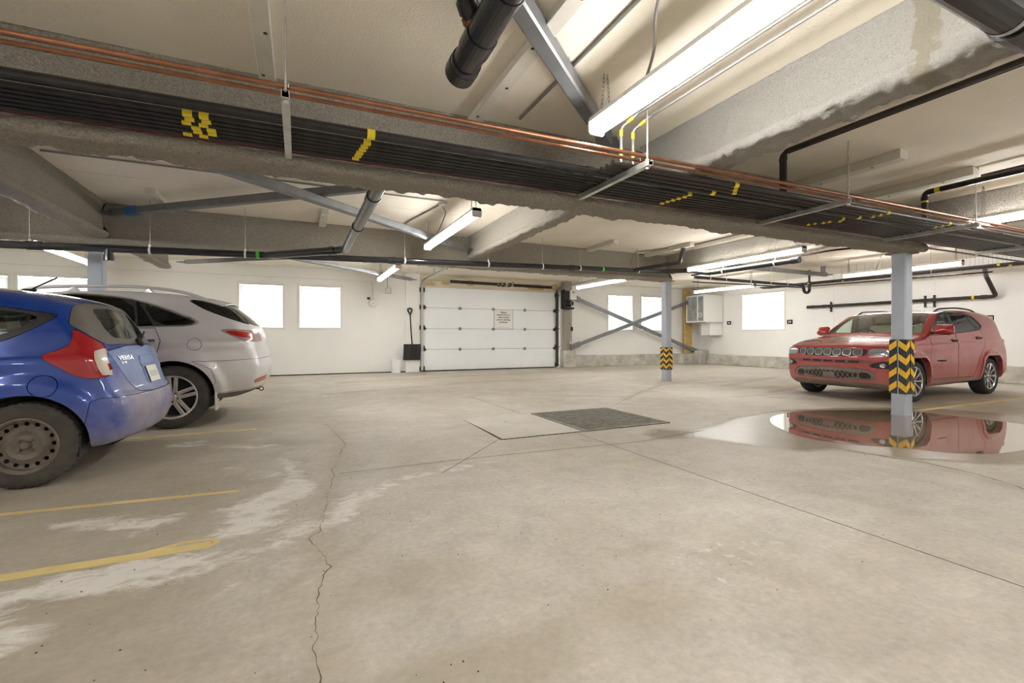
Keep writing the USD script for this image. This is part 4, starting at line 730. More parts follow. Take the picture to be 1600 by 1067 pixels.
for y, lab in ((5.75, 'white clamp hanger on the capped end of the long drain pipe'), (6.9, 'white clamp hanger before the bend of the long drain pipe')):
    t = Thing('pipe_hanger', lab, 'hanger', loc=(8.0, y, 2.46)); t.part('strap', lathe([(.053, -.014), (.058, -.014), (.058, .014), (.053, .014)], 16, 'y', (8.0, y, 2.46)), M_white); t.part('rod', cyl((8.0, y, 2.515), (8.0, y, 3.1), .005, 8), M_galv)
# ================================================================ cars
from scipy.interpolate import PchipInterpolator
def surface_nets(f, o, h):
    s = f < 0; nx, ny, nz = f.shape
    c = s[:-1, :-1, :-1].astype(np.int8)
    for a, b, d in ((1, 0, 0), (0, 1, 0), (0, 0, 1), (1, 1, 0), (1, 0, 1), (0, 1, 1), (1, 1, 1)): c = c + s[a:nx - 1 + a, b:ny - 1 + b, d:nz - 1 + d]
    I, J, K = np.nonzero((c > 0) & (c < 8)); idx = np.full((nx - 1, ny - 1, nz - 1), -1); idx[I, J, K] = np.arange(len(I))
    acc = np.zeros((len(I), 3)); cnt = np.zeros(len(I))
    for ax in range(3):
        for p in (0, 1):
            for q in (0, 1):
                off = [0, 0, 0]; oth = [k for k in range(3) if k != ax]; off[oth[0]], off[oth[1]] = p, q
                e = list(off); e[ax] = 1
                a = f[I + off[0], J + off[1], K + off[2]]; b = f[I + e[0], J + e[1], K + e[2]]
                m = (a < 0) != (b < 0); t = np.where(m, a / np.where(m, a - b, 1), 0)
                pt = np.tile(np.array(off, float), (len(I), 1)); pt[:, ax] += t; acc += pt * m[:, None]; cnt += m
    V = np.stack([I, J, K], 1) + acc / cnt[:, None]; V = V * h + o; F = []
    for ax in range(3):
        sl0 = [slice(None)] * 3; sl1 = [slice(None)] * 3; sl0[ax] = slice(0, -1); sl1[ax] = slice(1, None)
        A, B = s[tuple(sl0)], s[tuple(sl1)]; i, j, k = np.nonzero(A != B); ijk = np.stack([i, j, k], 1)
        u, v = [(1, 2), (2, 0), (0, 1)][ax]
        ok = (ijk[:, u] > 0) & (ijk[:, v] > 0) & (ijk[:, u] < f.shape[u] - 1) & (ijk[:, v] < f.shape[v] - 1); ijk = ijk[ok]; flip = ~A[tuple(ijk.T)]
        def cell(du, dv): q = ijk.copy(); q[:, u] -= du; q[:, v] -= dv; return idx[tuple(q.T)]
        Q = np.stack([cell(1, 1), cell(0, 1), cell(0, 0), cell(1, 0)], 1); Q[flip] = Q[flip][:, ::-1]; F.append(Q)
    Q = np.vstack(F); d1 = np.linalg.norm(V[Q[:, 0]] - V[Q[:, 2]], axis=1) <= np.linalg.norm(V[Q[:, 1]] - V[Q[:, 3]], axis=1)
    T = np.vstack([np.where(d1[:, None], Q[:, [0, 1, 2]], Q[:, [0, 1, 3]]), np.where(d1[:, None], Q[:, [0, 2, 3]], Q[:, [1, 2, 3]])])
    return V, T
def spline_poly(P, closed=False, n=12):
    P = np.array(P, float); out = []
    m = len(P)
    for i in range(m if closed else m - 1):
        p0, p1, p2, p3 = (P[(i + k) % m] if closed else P[min(max(i + k, 0), m - 1)] for k in (-1, 0, 1, 2))
        t = np.linspace(0, 1, n, endpoint=False)[:, None]
        out.append(p1 + .5 * t * (p2 - p0) * .7 + t * t * (3 * (p2 - p1) - .35 * (2 * (p2 - p0) + (p3 - p1))) + t ** 3 * (2 * (p1 - p2) + .35 * ((p2 - p0) + (p3 - p1))))
    out = np.vstack(out)
    return out if closed else np.vstack([out, P[-1:]])
class Car:
    H = .02
    def __init__(self, S):
        self.S = S; h = self.H; up, lo = S['upper'], S['lower']
        outl = spline_poly(up + lo, True, 8); g = Polygon(outl).buffer(0); x0, z0, x1, z1 = g.bounds
        pad = .08; xs = np.arange(x0 - pad, x1 + pad, h); zs = np.arange(z0 - pad, z1 + pad + .02, h); w = S['w'] / 2 + .1; n = int(w / h); ys = (np.arange(-n, n + 1)) * h
        self.o = np.array([xs[0], ys[0], zs[0]])
        XX, ZZ = np.meshgrid(np.arange(xs[0] - .2, xs[-1] + .2, h), np.arange(zs[0] - .1, zs[-1] + .3, h), indexing='ij'); pts = shapely.points(XX, ZZ)
        sd = shapely.distance(g.exterior, pts) * np.where(shapely.contains(g, pts), -1, 1)
        X, Y, Z = np.meshgrid(xs, ys, zs, indexing='ij'); ay = np.abs(Y); hw = S['w'] / 2
        br, bf = S['bow_rear'], S['bow_front']
        rr, rf = ss(X, S['rear_ramp'], x1), 1 - ss(X, x0, S['front_ramp'])
        xq = X + br * np.clip(ay / hw, 0, 1.1) ** S.get('bow_pow', 2.6) * rr - bf * np.clip(ay / hw, 0, 1.1) ** 2.4 * rf
        zq = Z + S['crown'] * (ay / hw) ** 2 * ss(Z, .8, 1.2)
        f2 = map_coordinates(sd, [(xq - XX[0, 0]) / h, (zq - ZZ[0, 0]) / h], order=1, mode='nearest')
        belt = PchipInterpolator(*zip(*S['belt']), extrapolate=True)(np.clip(X, S['belt'][0][0], S['belt'][-1][0])); plan = PchipInterpolator(*zip(*S['plan']))(np.clip(X, S['plan'][0][0], S['plan'][-1][0]))
        prof = PchipInterpolator([0, .22, .36, .55, .80, 1.0, 3], [.88, .935, .985, 1.0, .995, .965, .965])
        q = Z / belt; k = .04; above = k * np.log1p(np.exp(np.clip((Z - belt) / k, -30, 30)))
        W = plan * prof(np.clip(q, 0, 1.0)) - S['tumble'] * above
        for c in S.get('crease', ()):                       # (x, z) line, depth below it, width
            zc = np.interp(X, *zip(*c[0])); W = W + c[1] * (ss(Z, zc - c[2], zc + .004) * (1 - ss(Z, zc, zc + c[3])))
        R = S['arch']
        for xc in (0, -S['wb']):
            rho = np.hypot(X - xc, Z - S['rw']); W = W + S['flare'] * (1 - ss(rho, R + S['flw'] * .45, R + S['flw'])) * (Z < 1.0)
        f1 = (ay - W) * .95
        r = S['r0'] + (S['r1'] - S['r0']) * ss(Z, .75, 1.25)
        f = np.minimum(np.maximum(f1 + r, f2 + r), 0) + np.hypot(np.maximum(f1 + r, 0), np.maximum(f2 + r, 0)) - r
        self.f = f.astype(np.float64); self.cache = {}; self.body = None
    def iso(self, lv):
        if lv not in self.cache:
            V, T = surface_nets(self.f - lv + 1e-7, self.o, self.H)
            m = m3.Manifold(m3.Mesh(V.astype(np.float32), T.astype(np.uint32)))
            if m.is_empty(): raise RuntimeError('iso %s: %s' % (lv, m.status()))
            self.cache[lv] = m
        return self.cache[lv]
    def layer(self, lo, hi): return self.iso(hi) - self.iso(lo)
    def part(self, T, off, name, m, mat, under=None, label=None):
        """One piece of the skin; normals follow the field on the skin and stay flat on cut walls."""
        t = tm(m); v, f = np.asarray(t.vertices), np.asarray(t.faces); fn = np.asarray(t.face_normals); V = v[f].reshape(-1, 3); FN = np.repeat(fn, 3, 0)
        if self.grad is None: self.grad = np.gradient(self.f, self.H)
        c = ((V - self.o) / self.H).T; G = np.stack([map_coordinates(g, c, order=1, mode='nearest') for g in self.grad], 1); G /= np.maximum(np.linalg.norm(G, axis=1, keepdims=True), 1e-9)
        d = (G * FN).sum(1, keepdims=True); N = np.where(d > .72, G, np.where(d < -.72, -G, FN))
        key = np.round(np.hstack([V, N * .01]), 5); _, first, inv = np.unique(key, axis=0, return_index=True, return_inverse=True)
        p = clean(under or T.path, name); me = usdkit.mesh(stage, p, (V[first] + off - T.loc, inv.reshape(-1, 3)), mat)
        me.CreateNormalsAttr(Vt.Vec3fArray.FromNumpy(N[first].astype(np.float32))); me.SetNormalsInterpolation('vertex'); tags(me.GetPrim(), label=label); return p
    grad = None
    def val(self, p): return map_coordinates(self.f, ((np.atleast_2d(p) - self.o) / self.H).T, order=1, mode='nearest')
    def hit(self, p, d):
        """First point of the outer skin along p + t d, and its normal."""
        p, d = np.array(p, float), np.array(d, float); t = np.linspace(0, 3, 3000); v = self.val(p + t[:, None] * d); i = int(np.argmax(v < 0)); x = p + t[i] * d; e = .012
        n = np.array([self.val(x + e * a)[0] - self.val(x - e * a)[0] for a in np.eye(3)]); return x, n / np.linalg.norm(n)
def P(poly, axis, lo, hi):
    """Prism from a polygon seen along an axis, between lo and hi on that axis."""
    return man(prism(poly if hasattr(poly, 'geom_type') else Polygon(poly), hi - lo, axis, lo))
def smooth_poly(pts, k=2): return chaikin(Polygon(pts), k)
def both(poly): return shapely.union_all([poly, shapely.affinity.scale(poly, -1, 1, origin=(0, 0))])
import shapely.affinity
def tyre(R, w, rim, n=90, lugs=False):
    prof = [(rim, -w * .42), (rim + .012, -w * .5), ((R + rim) / 2, -w * .535), (R - .03, -w * .50), (R - .008, -w * .43), (R, -w * .33), (R, -w * .115), (R - .009, -w * .105), (R - .009, -w * .075), (R, -w * .065), (R, w * .065), (R - .009, w * .075), (R - .009, w * .105), (R, w * .115), (R, w * .33), (R - .008, w * .43), (R - .03, w * .5), ((R + rim) / 2, w * .535), (rim + .012, w * .5), (rim, w * .42)]
    m = lathe(prof, n, 'y')
    if lugs:
        v = m.vertices; a = np.arctan2(v[:, 0], v[:, 2]); r = np.hypot(v[:, 0], v[:, 2]); i = np.round(a / (2 * PI / n)).astype(int)
        cut = ((i + (np.sign(v[:, 1]) > 0) * 1) % 3 == 0) & (r > R - .034) & (np.abs(v[:, 1]) > w * .10)
        s = np.where(cut, (r - .008) / r, 1); v[:, 0] *= s; v[:, 2] *= s; m.vertices = v
    return m
def rot_y(m, a): m = tm(m); m.apply_transform(trimesh.transformations.rotation_matrix(a, [0, 1, 0])); return m
def spoke(r0, r1, w0, w1, y0, y1, th, skew=0.0):
    """A tapered spoke in the xz plane pointing up, outer face at y0 (hub) .. y1 (rim)."""
    p = []
    for r, w, y, s in ((r0, w0, y0, 0), (r1, w1, y1, skew)):
        for sx in (-1, 1): p += [[s + sx * w * .5, y + .006, r], [s + sx * w * .34, y, r], [s + sx * w * .45, y + th, r]]
    return trimesh.convex.convex_hull(np.array(p))
M_tyre = M('tyre_rubber', (.030, .029, .028), .75, var=(11, .3)); M_tyred = M('dusty_tyre_rubber', (.060, .053, .044), .85, var=(7, .35))
M_steelw = M('dusty_steel_wheel', (.165, .140, .112), .75, metal=.1, var=(8, .25)); M_alloy = M('dusty_alloy', (.60, .56, .51), .4, metal=.5, var=(9, .15)); M_machined = M('machined_alloy', (.62, .61, .61), .28, metal=.85); M_well = M('wheel_well_black', (.014, .013, .012), .9)
def wheel(T, c, side, R, w, rim, kind):
    """side -1: outer face towards -y."""
    c = np.array(c, float); put = lambda m: basis(m, c, (1, 0, 0), (0, -side, 0), (0, 0, 1))     # local outer face is -y
    wp = T.part('wheel', put(tyre(R, w, rim, 120 if kind == 'steel' else 72, kind == 'steel')), M_tyred if kind != 'jeep' else M_tyre, smooth=35)
    y0 = -w * .46
    bar = lathe([(rim, -w * .44), (rim + .010, -w * .47), (rim - .004, -w * .48), (rim - .016, -w * .42), (rim - .022, w * .40), (rim, w * .42)], 48, 'y')
    if kind == 'steel':
        prof = [(.0, y0 + .035), (.030, y0 + .030), (.034, y0 + .045), (.060, y0 + .050), (.085, y0 + .035), (.105, y0 + .030), (.125, y0 + .045), (.150, y0 + .055), (.176, y0 + .047), (rim - .014, y0 + .060), (rim - .014, y0 + .068), (.176, y0 + .057), (.150, y0 + .064), (.1, y0 + .04), (0, y0 + .05)]
        d = man(lathe(prof, 64, 'y')); 
        for i in range(16): a = 2 * PI * i / 16; d -= man(cyl((.153 * math.sin(a), y0 - .1, .153 * math.cos(a)), (.153 * math.sin(a), y0 + .2, .153 * math.cos(a)), .0155, 14))
        T.part('rim', put(trimesh.util.concatenate([bar, tm(d)])), M_steelw, smooth=35, under=wp)
        T.part('hub_cap', put(lathe([(0, y0 + .012), (.022, y0 + .014), (.027, y0 + .024), (.027, y0 + .04), (0, y0 + .04)], 24, 'y')), M_steelw, under=wp, smooth=35)
        for i in range(4): a = 2 * PI * (i + .5) / 4; T.part('lug_nut', put(lathe([(0, y0 + .012), (.007, y0 + .014), (.011, y0 + .022), (.011, y0 + .05), (0, y0 + .05)], 6, 'y', (.05 * math.sin(a), 0, .05 * math.cos(a)))), M_steelw, under=wp)
        T.part('brake_disc', put(lathe([(0, .0), (rim - .03, 0), (rim - .03, .02), (0, .02)], 32, 'y')), M_black, under=wp)
    else:
        T.part('rim', put(bar), M_alloy if kind == 'five' else M_machined, smooth=35, under=wp)
        sp = [lathe([(0, y0 + .010), (.030, y0 + .012), (.040, y0 + .022), (.072, y0 + .026), (.078, y0 + .06), (0, y0 + .06)], 36, 'y')]
        if kind == 'five':
            for i in range(5):
                for s in (-1, 1): sp.append(rot_y(basis(spoke(.05, rim - .005, .046, .042, y0 + .020, y0 + .004, .035, s * .012), (s * .024, 0, 0), (1, 0, 0), (0, 1, 0), (0, 0, 1)), 2 * PI * i / 5))
        else:
            for i in range(10):
                for s in (-1, 1): sp.append(rot_y(spoke(.05, rim - .004, .024, .019, y0 + .018, y0 + .004, .03, s * .050), 2 * PI * (i + .25 * s) / 10))
        T.part('spokes', put(trimesh.util.concatenate(sp)), M_alloy if kind == 'five' else M_machined, under=wp)
        for i in range(5): a = 2 * PI * (i + .5) / 5; T.part('lug_nut', put(lathe([(0, y0 + .006), (.009, y0 + .008), (.011, y0 + .02), (0, y0 + .05)], 6, 'y', (.055 * math.sin(a), 0, .055 * math.cos(a)))), M_dark, under=wp)
        T.part('brake_disc', put(lathe([(0, .0), (rim - .025, 0), (rim - .025, .02), (0, .02)], 32, 'y')), M_black, under=wp)
M_seat = M('dark_seat_fabric', (.04, .04, .042), .85); M_seatb = M('beige_seat', (.42, .37, .28), .8); M_lining = M('cabin_lining', (.05, .05, .05), .8)
def rbox(x0, x1, y0, y1, z0, z1, r=.05):
    s = [m3.Manifold.sphere(r, 12).translate(p) for p in [(x, y, z) for x in (x0 + r, x1 - r) for y in (y0 + r, y1 - r) for z in (z0 + r, z1 - r)]]
    return m3.Manifold.batch_hull(s)
def rbar(p, q, wy, r):
    """Rounded slab between two points in xz, width wy about y."""
    return m3.Manifold.batch_hull([m3.Manifold.sphere(r, 12).translate((a[0], y, a[2])) for a in (p, q) for y in (a[1] - wy / 2 + r, a[1] + wy / 2 - r)])
def interior(T, L, S, seat=M_seat):
    xf, xr, zs, hw = S['seat_front'], S['seat_rear'], S['seat_z'], S['w'] / 2
    for sy in (-1, 1):
        y = sy * hw * .42
        sp = T.part('seat', L(rbar((xf - .42, y, zs), (xf, y, zs - .02), .48, .07)), seat, smooth=40)
        T.part('seat_back', L(rbar((xf + .02, y, zs + .06), (xf + .20, y, zs + .56), .46, .06)), seat, smooth=40, under=sp)
        T.part('headrest', L(rbar((xf + .22, y, zs + .70), (xf + .235, y, zs + .78), .26, .045)), seat, smooth=40, under=sp)
    sp = T.part('seat', L(rbar((xr - .40, 0, zs + .02), (xr, 0, zs), hw * 1.5, .07)), seat, smooth=40)
    T.part('seat_back', L(rbar((xr + .02, 0, zs + .08), (xr + .18, 0, zs + .52), hw * 1.5, .06)), seat, smooth=40, under=sp)
    for y in (-.42, 0, .42): T.part('headrest', L(rbar((xr + .19, y, zs + .60), (xr + .20, y, zs + .66), .24, .04)), seat, smooth=40, under=sp)
    xd = S['dash']; T.part('dashboard', L(rbox(xd - .30, xd + .18, -hw * .80, hw * .80, zs + .10, zs + .44, .08)), M_lining, smooth=40)
    t = np.linspace(0, 2 * PI, 25)[:-1]; sw = np.stack([np.full(24, 0.0), .18 * np.cos(t), .18 * np.sin(t)], 1); sw[:, 0] = sw[:, 2] * -.45
    sw = sw + [xd + .36, hw * .42, zs + .36]; T.part('steering_wheel', L(tube(np.vstack([sw, sw[:1]]), .016, 8)), M_lining)
def build_car(S):
    C = Car(S); hw = S['w'] / 2; T = Thing('car', S['label'], 'car', loc=(S['X'], S['Y'], 0)); off = np.array([S['X'], S['Y'], 0.0])
    def L(m): m = tm(m); m.apply_translation(off); return m
    paint = S['paint']; shell = C.layer(-.05, 0.0); R = S['arch']; cuts = []
    for xc in (0, -S['wb']):
        pl = S['arch_poly'](xc) if 'arch_poly' in S else Point(xc, S['rw']).buffer(R, 32)
        for s in (-1, 1): cuts.append(P(pl, 'y', *sorted((s * (hw - .30), s * (hw + .2)))))
    arches = m3.Manifold.batch_boolean(cuts, m3.OpType.Add); shell = shell - arches
    lining = C.layer(-.068, -.051) - arches
    pieces = []
    for it in S['pieces']:                           # name, poly, axis, (lo, hi), material, gap, mirrored, dict
        name, poly, axis, rng, mat, gap, mir, k = (*it, {})[:8]
        poly = poly if hasattr(poly, 'geom_type') else Polygon(poly)
        vs = [(poly, rng)]
        if mir and axis == 'y': vs.append((poly, (-rng[1], -rng[0])))
        elif mir: vs.append((shapely.affinity.scale(poly, -1, 1, origin=(0, 0)) if axis == 'x' else shapely.affinity.scale(poly, 1, -1, origin=(0, 0)), rng))
        for pg, rg in vs:
            tool = P(pg.buffer(-gap / 2, join_style=1), axis, *rg); big = P(pg.buffer(gap / 2, join_style=1), axis, *rg)
            if 'clip' in k: b = man(box(*k['clip'])); tool = tool ^ b; big = big ^ b
            lo, hi = k.get('lo', -.05), k.get('hi', 0.0)
            src = shell if (lo, hi) == (-.05, 0.0) else C.layer(lo, hi)
            if k.get('arch'): src = src - arches
            m = src ^ tool
            if 'minus' in k: m = m - P(k['minus'][0], k['minus'][1], *k['minus'][2])
            if not k.get('over'): shell = shell - big
            if k.get('open'): lining = lining - big
            if m.num_tri(): pieces.append((name, m, mat, k))
    C.part(T, off, 'body', shell, paint)
    C.part(T, off, 'cabin_lining', lining, S.get('lining', M_lining))
    made = {}
    for name, m, mat, k in pieces:
        made[name] = C.part(T, off, name, m, mat, label=k.get('label'), under=made.get(k.get('under')))
    wells = [tm(P(Point(xc, S['rw']).buffer(R + .02, 24) - Point(xc, S['rw']).buffer(R - .01, 24), 'y', *sorted((s * (hw - .32), s * (hw - .045))))) for xc in (0, -S['wb']) for s in (-1, 1)]
    wells += [tm(P(Point(xc, S['rw']).buffer(R + .02, 24), 'y', *sorted((s * (hw - .34), s * (hw - .30))))) for xc in (0, -S['wb']) for s in (-1, 1)]
    for a, b in zip(wells[:4], wells[4:]): T.part('wheel_well', L((man(a) + man(b)) ^ C.iso(-.02)), M_well)
    T.part('underbody', L(box(-S['wb'] + .45, -.45, -hw * .86, hw * .86, S['floor_z'], S['floor_z'] + .10, .02)), M_well)
    for xc in (0, -S['wb']):
        T.part('axle_beam', L(cyl((xc, -hw + .35, S['rw']), (xc, hw - .35, S['rw']), .05, 10)), M_well)
        for s in (-1, 1): wheel(T, off + [xc, s * (hw - S['tw'] / 2 - S.get('inset', .02)), S['rw']], s, S['rw'], S['tw'], S['rim'], S['wheel'])
    interior(T, L, S, S.get('seat', M_seat))
    return C, T, L, off
M_glassd = pane_mat('dark_car_glass', (.26, .28, .28)); M_glassc = pane_mat('clear_car_glass', (.90, .96, .93)); M_dust = (.44, .38, .31)
M_frit = M('dusty_black_glass_edge', (.12, .11, .095), .45, coat=.3, var=(5, .2)); M_trimb = M('black_car_trim', (.02, .02, .021), .4)
M_redl = M('red_lamp_lens', (.36, .008, .014), .12, coat=.6); M_whitel = M('white_lamp_lens', (.62, .55, .46), .25, coat=.4)
M_plate = M('plate_white', (.80, .79, .72), .5); M_badge = M('badge_chrome', (.70, .70, .70), .25, metal=.8)
# ---------------------------------------------------------------- blue hatchback
M_blue = M('blue_car_paint', (.004, .050, .33), .22, coat=.9, metal=.2, dirt=((.44, .38, .32), .12, .68, 1.1, 3.2, (.33, .62, .75)))
M_bdust = M('dusty_blue_paint', (.13, .22, .48), .42, coat=.3, var=(2.5, .2), dirt=((.50, .44, .38), .2, 1.25, .95, 2.5))
lamp_b = smooth_poly([(.075, .958), (.16, .985), (.245, 1.03), (.255, 1.10), (.235, 1.165), (.30, 1.12), (.395, 1.035), (.43, .93), (.475, .79), (.40, .775), (.31, .785), (.2, .86)], 2)
S_blue = dict(label='blue dusty hatchback with a steel winter wheel, seen from behind at the left edge', X=-1.79, Y=5.30, w=1.695, wb=2.60, rw=.310, tw=.19, rim=.195, wheel='steel', arch=.365, flare=.022, flw=.16, paint=M_blue,
    upper=[(-3.42, .34), (-3.46, .55), (-3.40, .76), (-3.1, .90), (-2.75, .98), (-2.52, 1.03), (-2.1, 1.24), (-1.70, 1.43), (-1.3, 1.50), (-.85, 1.515), (-.4, 1.495), (-.05, 1.455), (.14, 1.415), (.225, 1.385), (.27, 1.33), (.36, 1.20), (.455, 1.035), (.50, .94), (.545, .80), (.585, .68), (.635, .61), (.655, .50), (.625, .36), (.565, .275)],
    lower=[(.3, .24), (-1.2, .21), (-2.4, .20), (-3.2, .22)], bow_rear=.17, bow_front=.30, rear_ramp=-.15, front_ramp=-2.6, crown=.085, tumble=.34, bow_pow=2.8,
    belt=[(-3.4, .78), (-2.5, .95), (-1, .97), (.0, 1.02), (.3, 1.03), (.6, .95)], plan=[(-3.5, .78), (-3.1, .82), (-2.5, .838), (-1, .845), (-.1, .843), (.25, .815), (.5, .76), (.66, .71)],
    crease=[(([-3.2, -1.5, .1, .3], [.72, .84, .93, .95]) and list(zip([-3.2, -1.5, .1, .3], [.72, .84, .93, .95])), .012, .10, .03)], r0=.055, r1=.10, floor_z=.20, seat_front=-1.05, seat_rear=-.15, seat_z=.56, dash=-1.95, lining=M('light_cabin_lining', (.42, .42, .38), .8),
    pieces=[
        ('tail_lamp', lamp_b, 'y', (-1.0, -.35), M_redl, .004, True, dict(lo=-.05, hi=.010)),
        ('reverse_lamp', Polygon([(.372, .985), (.405, 1.005), (.43, .93), (.470, .795), (.43, .800), (.405, .855), (.385, .92)]), 'y', (-1.0, -.30), M_whitel, .002, True, dict(lo=-.01, hi=.0115, over=True, under='tail_lamp')),
        ('rear_glass_edge', Polygon([(.205, 1.30), (.218, 1.19), (.245, 1.168), (.30, 1.128), (.40, 1.032), (.9, 1.032), (.9, 1.372), (.215, 1.372), (.203, 1.345)]), 'y', (-1, 1), M_frit, .004, False, dict(lo=-.02, hi=.002, open=True, minus=(smooth_poly([(-.46, 1.12), (-.38, 1.075), (.38, 1.075), (.46, 1.12), (.44, 1.29), (.36, 1.335), (-.36, 1.335), (-.44, 1.29)], 1), 'x', (.0, .9)))),
        ('rear_glass', smooth_poly([(-.46, 1.12), (-.38, 1.075), (.38, 1.075), (.46, 1.12), (.44, 1.29), (.36, 1.335), (-.36, 1.335), (-.44, 1.29)], 1), 'x', (.12, .9), M_glassc, .0, False, dict(lo=-.012, hi=.001, open=True)),
        ('hatch', smooth_poly([(-.64, 1.022), (.64, 1.022), (.585, .86), (.50, .68), (.42, .625), (-.42, .625), (-.50, .68), (-.585, .86)], 1), 'x', (.30, .9), M_bdust, .007, False),
        ('bumper', Polygon([(.42, .625), (.9, .625), (.9, .2), (.10, .2), (.335, .40), (.37, .60)]), 'y', (-1.0, 1.0), M_blue, .004, False, dict(arch=True)),
        ('side_glass_edge', smooth_poly([(-.62, 1.02), (-.62, 1.335), (-.2, 1.325), (.02, 1.285), (.145, 1.265), (.15, 1.245), (.06, 1.17), (-.12, 1.055), (-.3, 1.02)], 1).difference(smooth_poly([(-.56, 1.075), (-.56, 1.30), (-.2, 1.29), (.0, 1.262), (.055, 1.235), (.0, 1.185), (-.12, 1.11), (-.3, 1.075)], 1)), 'y', (-1.0, -.4), M_trimb, .004, True, dict(lo=-.03, hi=.001, open=True)),
        ('quarter_glass', smooth_poly([(-.56, 1.075), (-.56, 1.30), (-.2, 1.29), (.0, 1.262), (.055, 1.235), (.0, 1.185), (-.12, 1.11), (-.3, 1.075)], 1), 'y', (-1.0, -.4), M_glassc, 0, True, dict(lo=-.012, hi=-.001, open=True)),
        ('door_glass', smooth_poly([(-1.42, 1.03), (-1.40, 1.36), (-.72, 1.345), (-.70, 1.02)], 1), 'y', (-1.0, -.4), M_glassc, .004, True, dict(lo=-.015, hi=-.002, open=True)),
        ('door_glass', smooth_poly([(-2.20, 1.02), (-1.78, 1.29), (-1.52, 1.355), (-1.52, 1.03)], 1), 'y', (-1.0, -.4), M_glassd, .004, True, dict(lo=-.015, hi=-.002, open=True)),
        ('windscreen', smooth_poly([(-.66, 1.06), (.66, 1.06), (.54, 1.41), (-.54, 1.41)], 1), 'x', (-2.7, -1.55), M_glassc, .004, False, dict(lo=-.015, hi=0, open=True)),
        ('headlamp', smooth_poly([(-3.5, .72), (-3.1, .86), (-2.95, .88), (-3.15, .75), (-3.4, .66)], 2), 'y', (-1.0, -.42), M_whitel, .004, True, dict(hi=.003)),
        ('door', Polygon([(-1.52, .30), (-1.52, 1.0), (-.66, 1.0), (-.50, .92), (-.40, .72), (-.55, .40), (-.62, .30)]), 'y', (-1.0, -.6), M_blue, .006, True),
        ('door', Polygon([(-2.42, .30), (-2.40, .92), (-2.28, 1.0), (-1.53, 1.0), (-1.53, .30)]), 'y', (-1.0, -.6), M_blue, .006, True),
        ('hood', smooth_poly([(-3.38, -.5), (-3.38, .5), (-2.9, .68), (-2.52, .70), (-2.52, -.70), (-2.9, -.68)], 1), 'z', (.7, 1.2), M_blue, .006, False),
        ('fuel_door', Point(.115, .735).buffer(.078, 24), 'y', (-1.0, -.5), M_blue, .005, False),
        ('grille', smooth_poly([(-.45, .42), (.45, .42), (.38, .66), (-.38, .66)], 1), 'x', (-3.6, -3.2), M_trimb, .004, False),
    ])
C, T, L, off = build_car(S_blue)
x, n = C.hit((1.2, 0, 1.045), (-1, 0, 0)); T.part('wiper_motor_cap', L(m3.Manifold.batch_hull([m3.Manifold.sphere(.030, 16).translate(x + n * .014), m3.Manifold.sphere(.022, 16).translate(x + n * .03 + [0, .03, -.03])])), M_rubber, smooth=40)
w0 = x + n * .035; x2, n2 = C.hit((1.2, .40, 1.13), (-1, 0, 0)); T.part('wiper_arm', L(tube([w0, x2 + n2 * .03, C.hit((1.2, .50, 1.12), (-1, 0, 0))[0] + n2 * .012], .008, 6)), M_rubber)
def on_skin(C, p, d, up=(0, 0, 1)):
    x, n = C.hit(p, d); ex = np.cross(up, n); ex /= np.linalg.norm(ex); return x, ex, np.cross(n, ex), n
o, ex, ey, ez = on_skin(C, (1.2, -.45, .905), (-1, 0, 0))
t1 = text('VERSA', .034, .004, True); t1.vertices[:, 0] *= 1.5; t2 = text('NOTE', .022, .004, True); t2.vertices += [.015, -.036, 0]
for nm, tx in (('badge', t1), ('badge', t2)): tx.vertices[:, 0] -= .10; T.part(nm, L(basis(tx, o + ez * .001, ex, ey, ez)), M_badge)
o, ex, ey, ez = on_skin(C, (1.2, 0, .76), (-1, 0, 0)); ez0 = np.array([1, 0, -.0]); 
T.part('plate_recess', L(basis(prism(smooth_poly([(-.20, -.10), (.20, -.10), (.20, .08), (.16, .10), (-.16, .10), (-.20, .08)], 1), .010), o - ez * .006, ex, ey, ez)), M_bdust, smooth=40)
pp = T.part('license_plate', L(basis(box(-.15, .15, -.075, .075, 0, .004, .001), o + ez * .012, ex, ey, ez)), M_plate)
T.part('plate_print', L([basis(box(-.11 + i * .04, -.085 + i * .04, -.03, .025, 0, .0008), o + ez * .0165, ex, ey, ez) for i in range(6)]), M('plate_print_faint', (.62, .64, .62), .6), under=pp)
T.part('plate_garnish', L(m3.Manifold.batch_hull([m3.Manifold.sphere(.016, 10).translate(C.hit((1.2, y, z), (-1, 0, 0))[0] - ez * .004) for y, z in ((-.20, .855), (.20, .855), (-.17, .915), (.17, .915))])), M_bdust, smooth=40)
x, n = C.hit((-.28, 0, 2.2), (0, 0, -1)); a0 = x; T.part('aerial', L([m3.Manifold.batch_hull([m3.Manifold.sphere(.02, 10).translate(a0 + [-.04, 0, .0]), m3.Manifold.sphere(.012, 10).translate(a0 + [.03, 0, .012])]), tube([a0 + [0, 0, .012], a0 + [.175, 0, .125]], .006, 8)]), M_trimb)
T.part('mud_flap', L(box(.300, .312, -.80, -.66, .20, .36, .004)), M_rubber)
for s in (-1, 1):
    T.part('mirror', L(m3.Manifold.batch_hull([m3.Manifold.sphere(.05, 14).translate((-2.12 + a, s * (.90 + b), 1.03 + c)) for a, b, c in ((0, 0, 0), (.0, .10, 0), (0, .02, .06), (0, .09, .05))])), M_blue, smooth=40)
    for xx in (-.72, -1.65): T.part('door_handle', L(rbar((xx, s * .845, .93), (xx + .16, s * .845, .935), .05, .016)), M_blue, smooth=40)
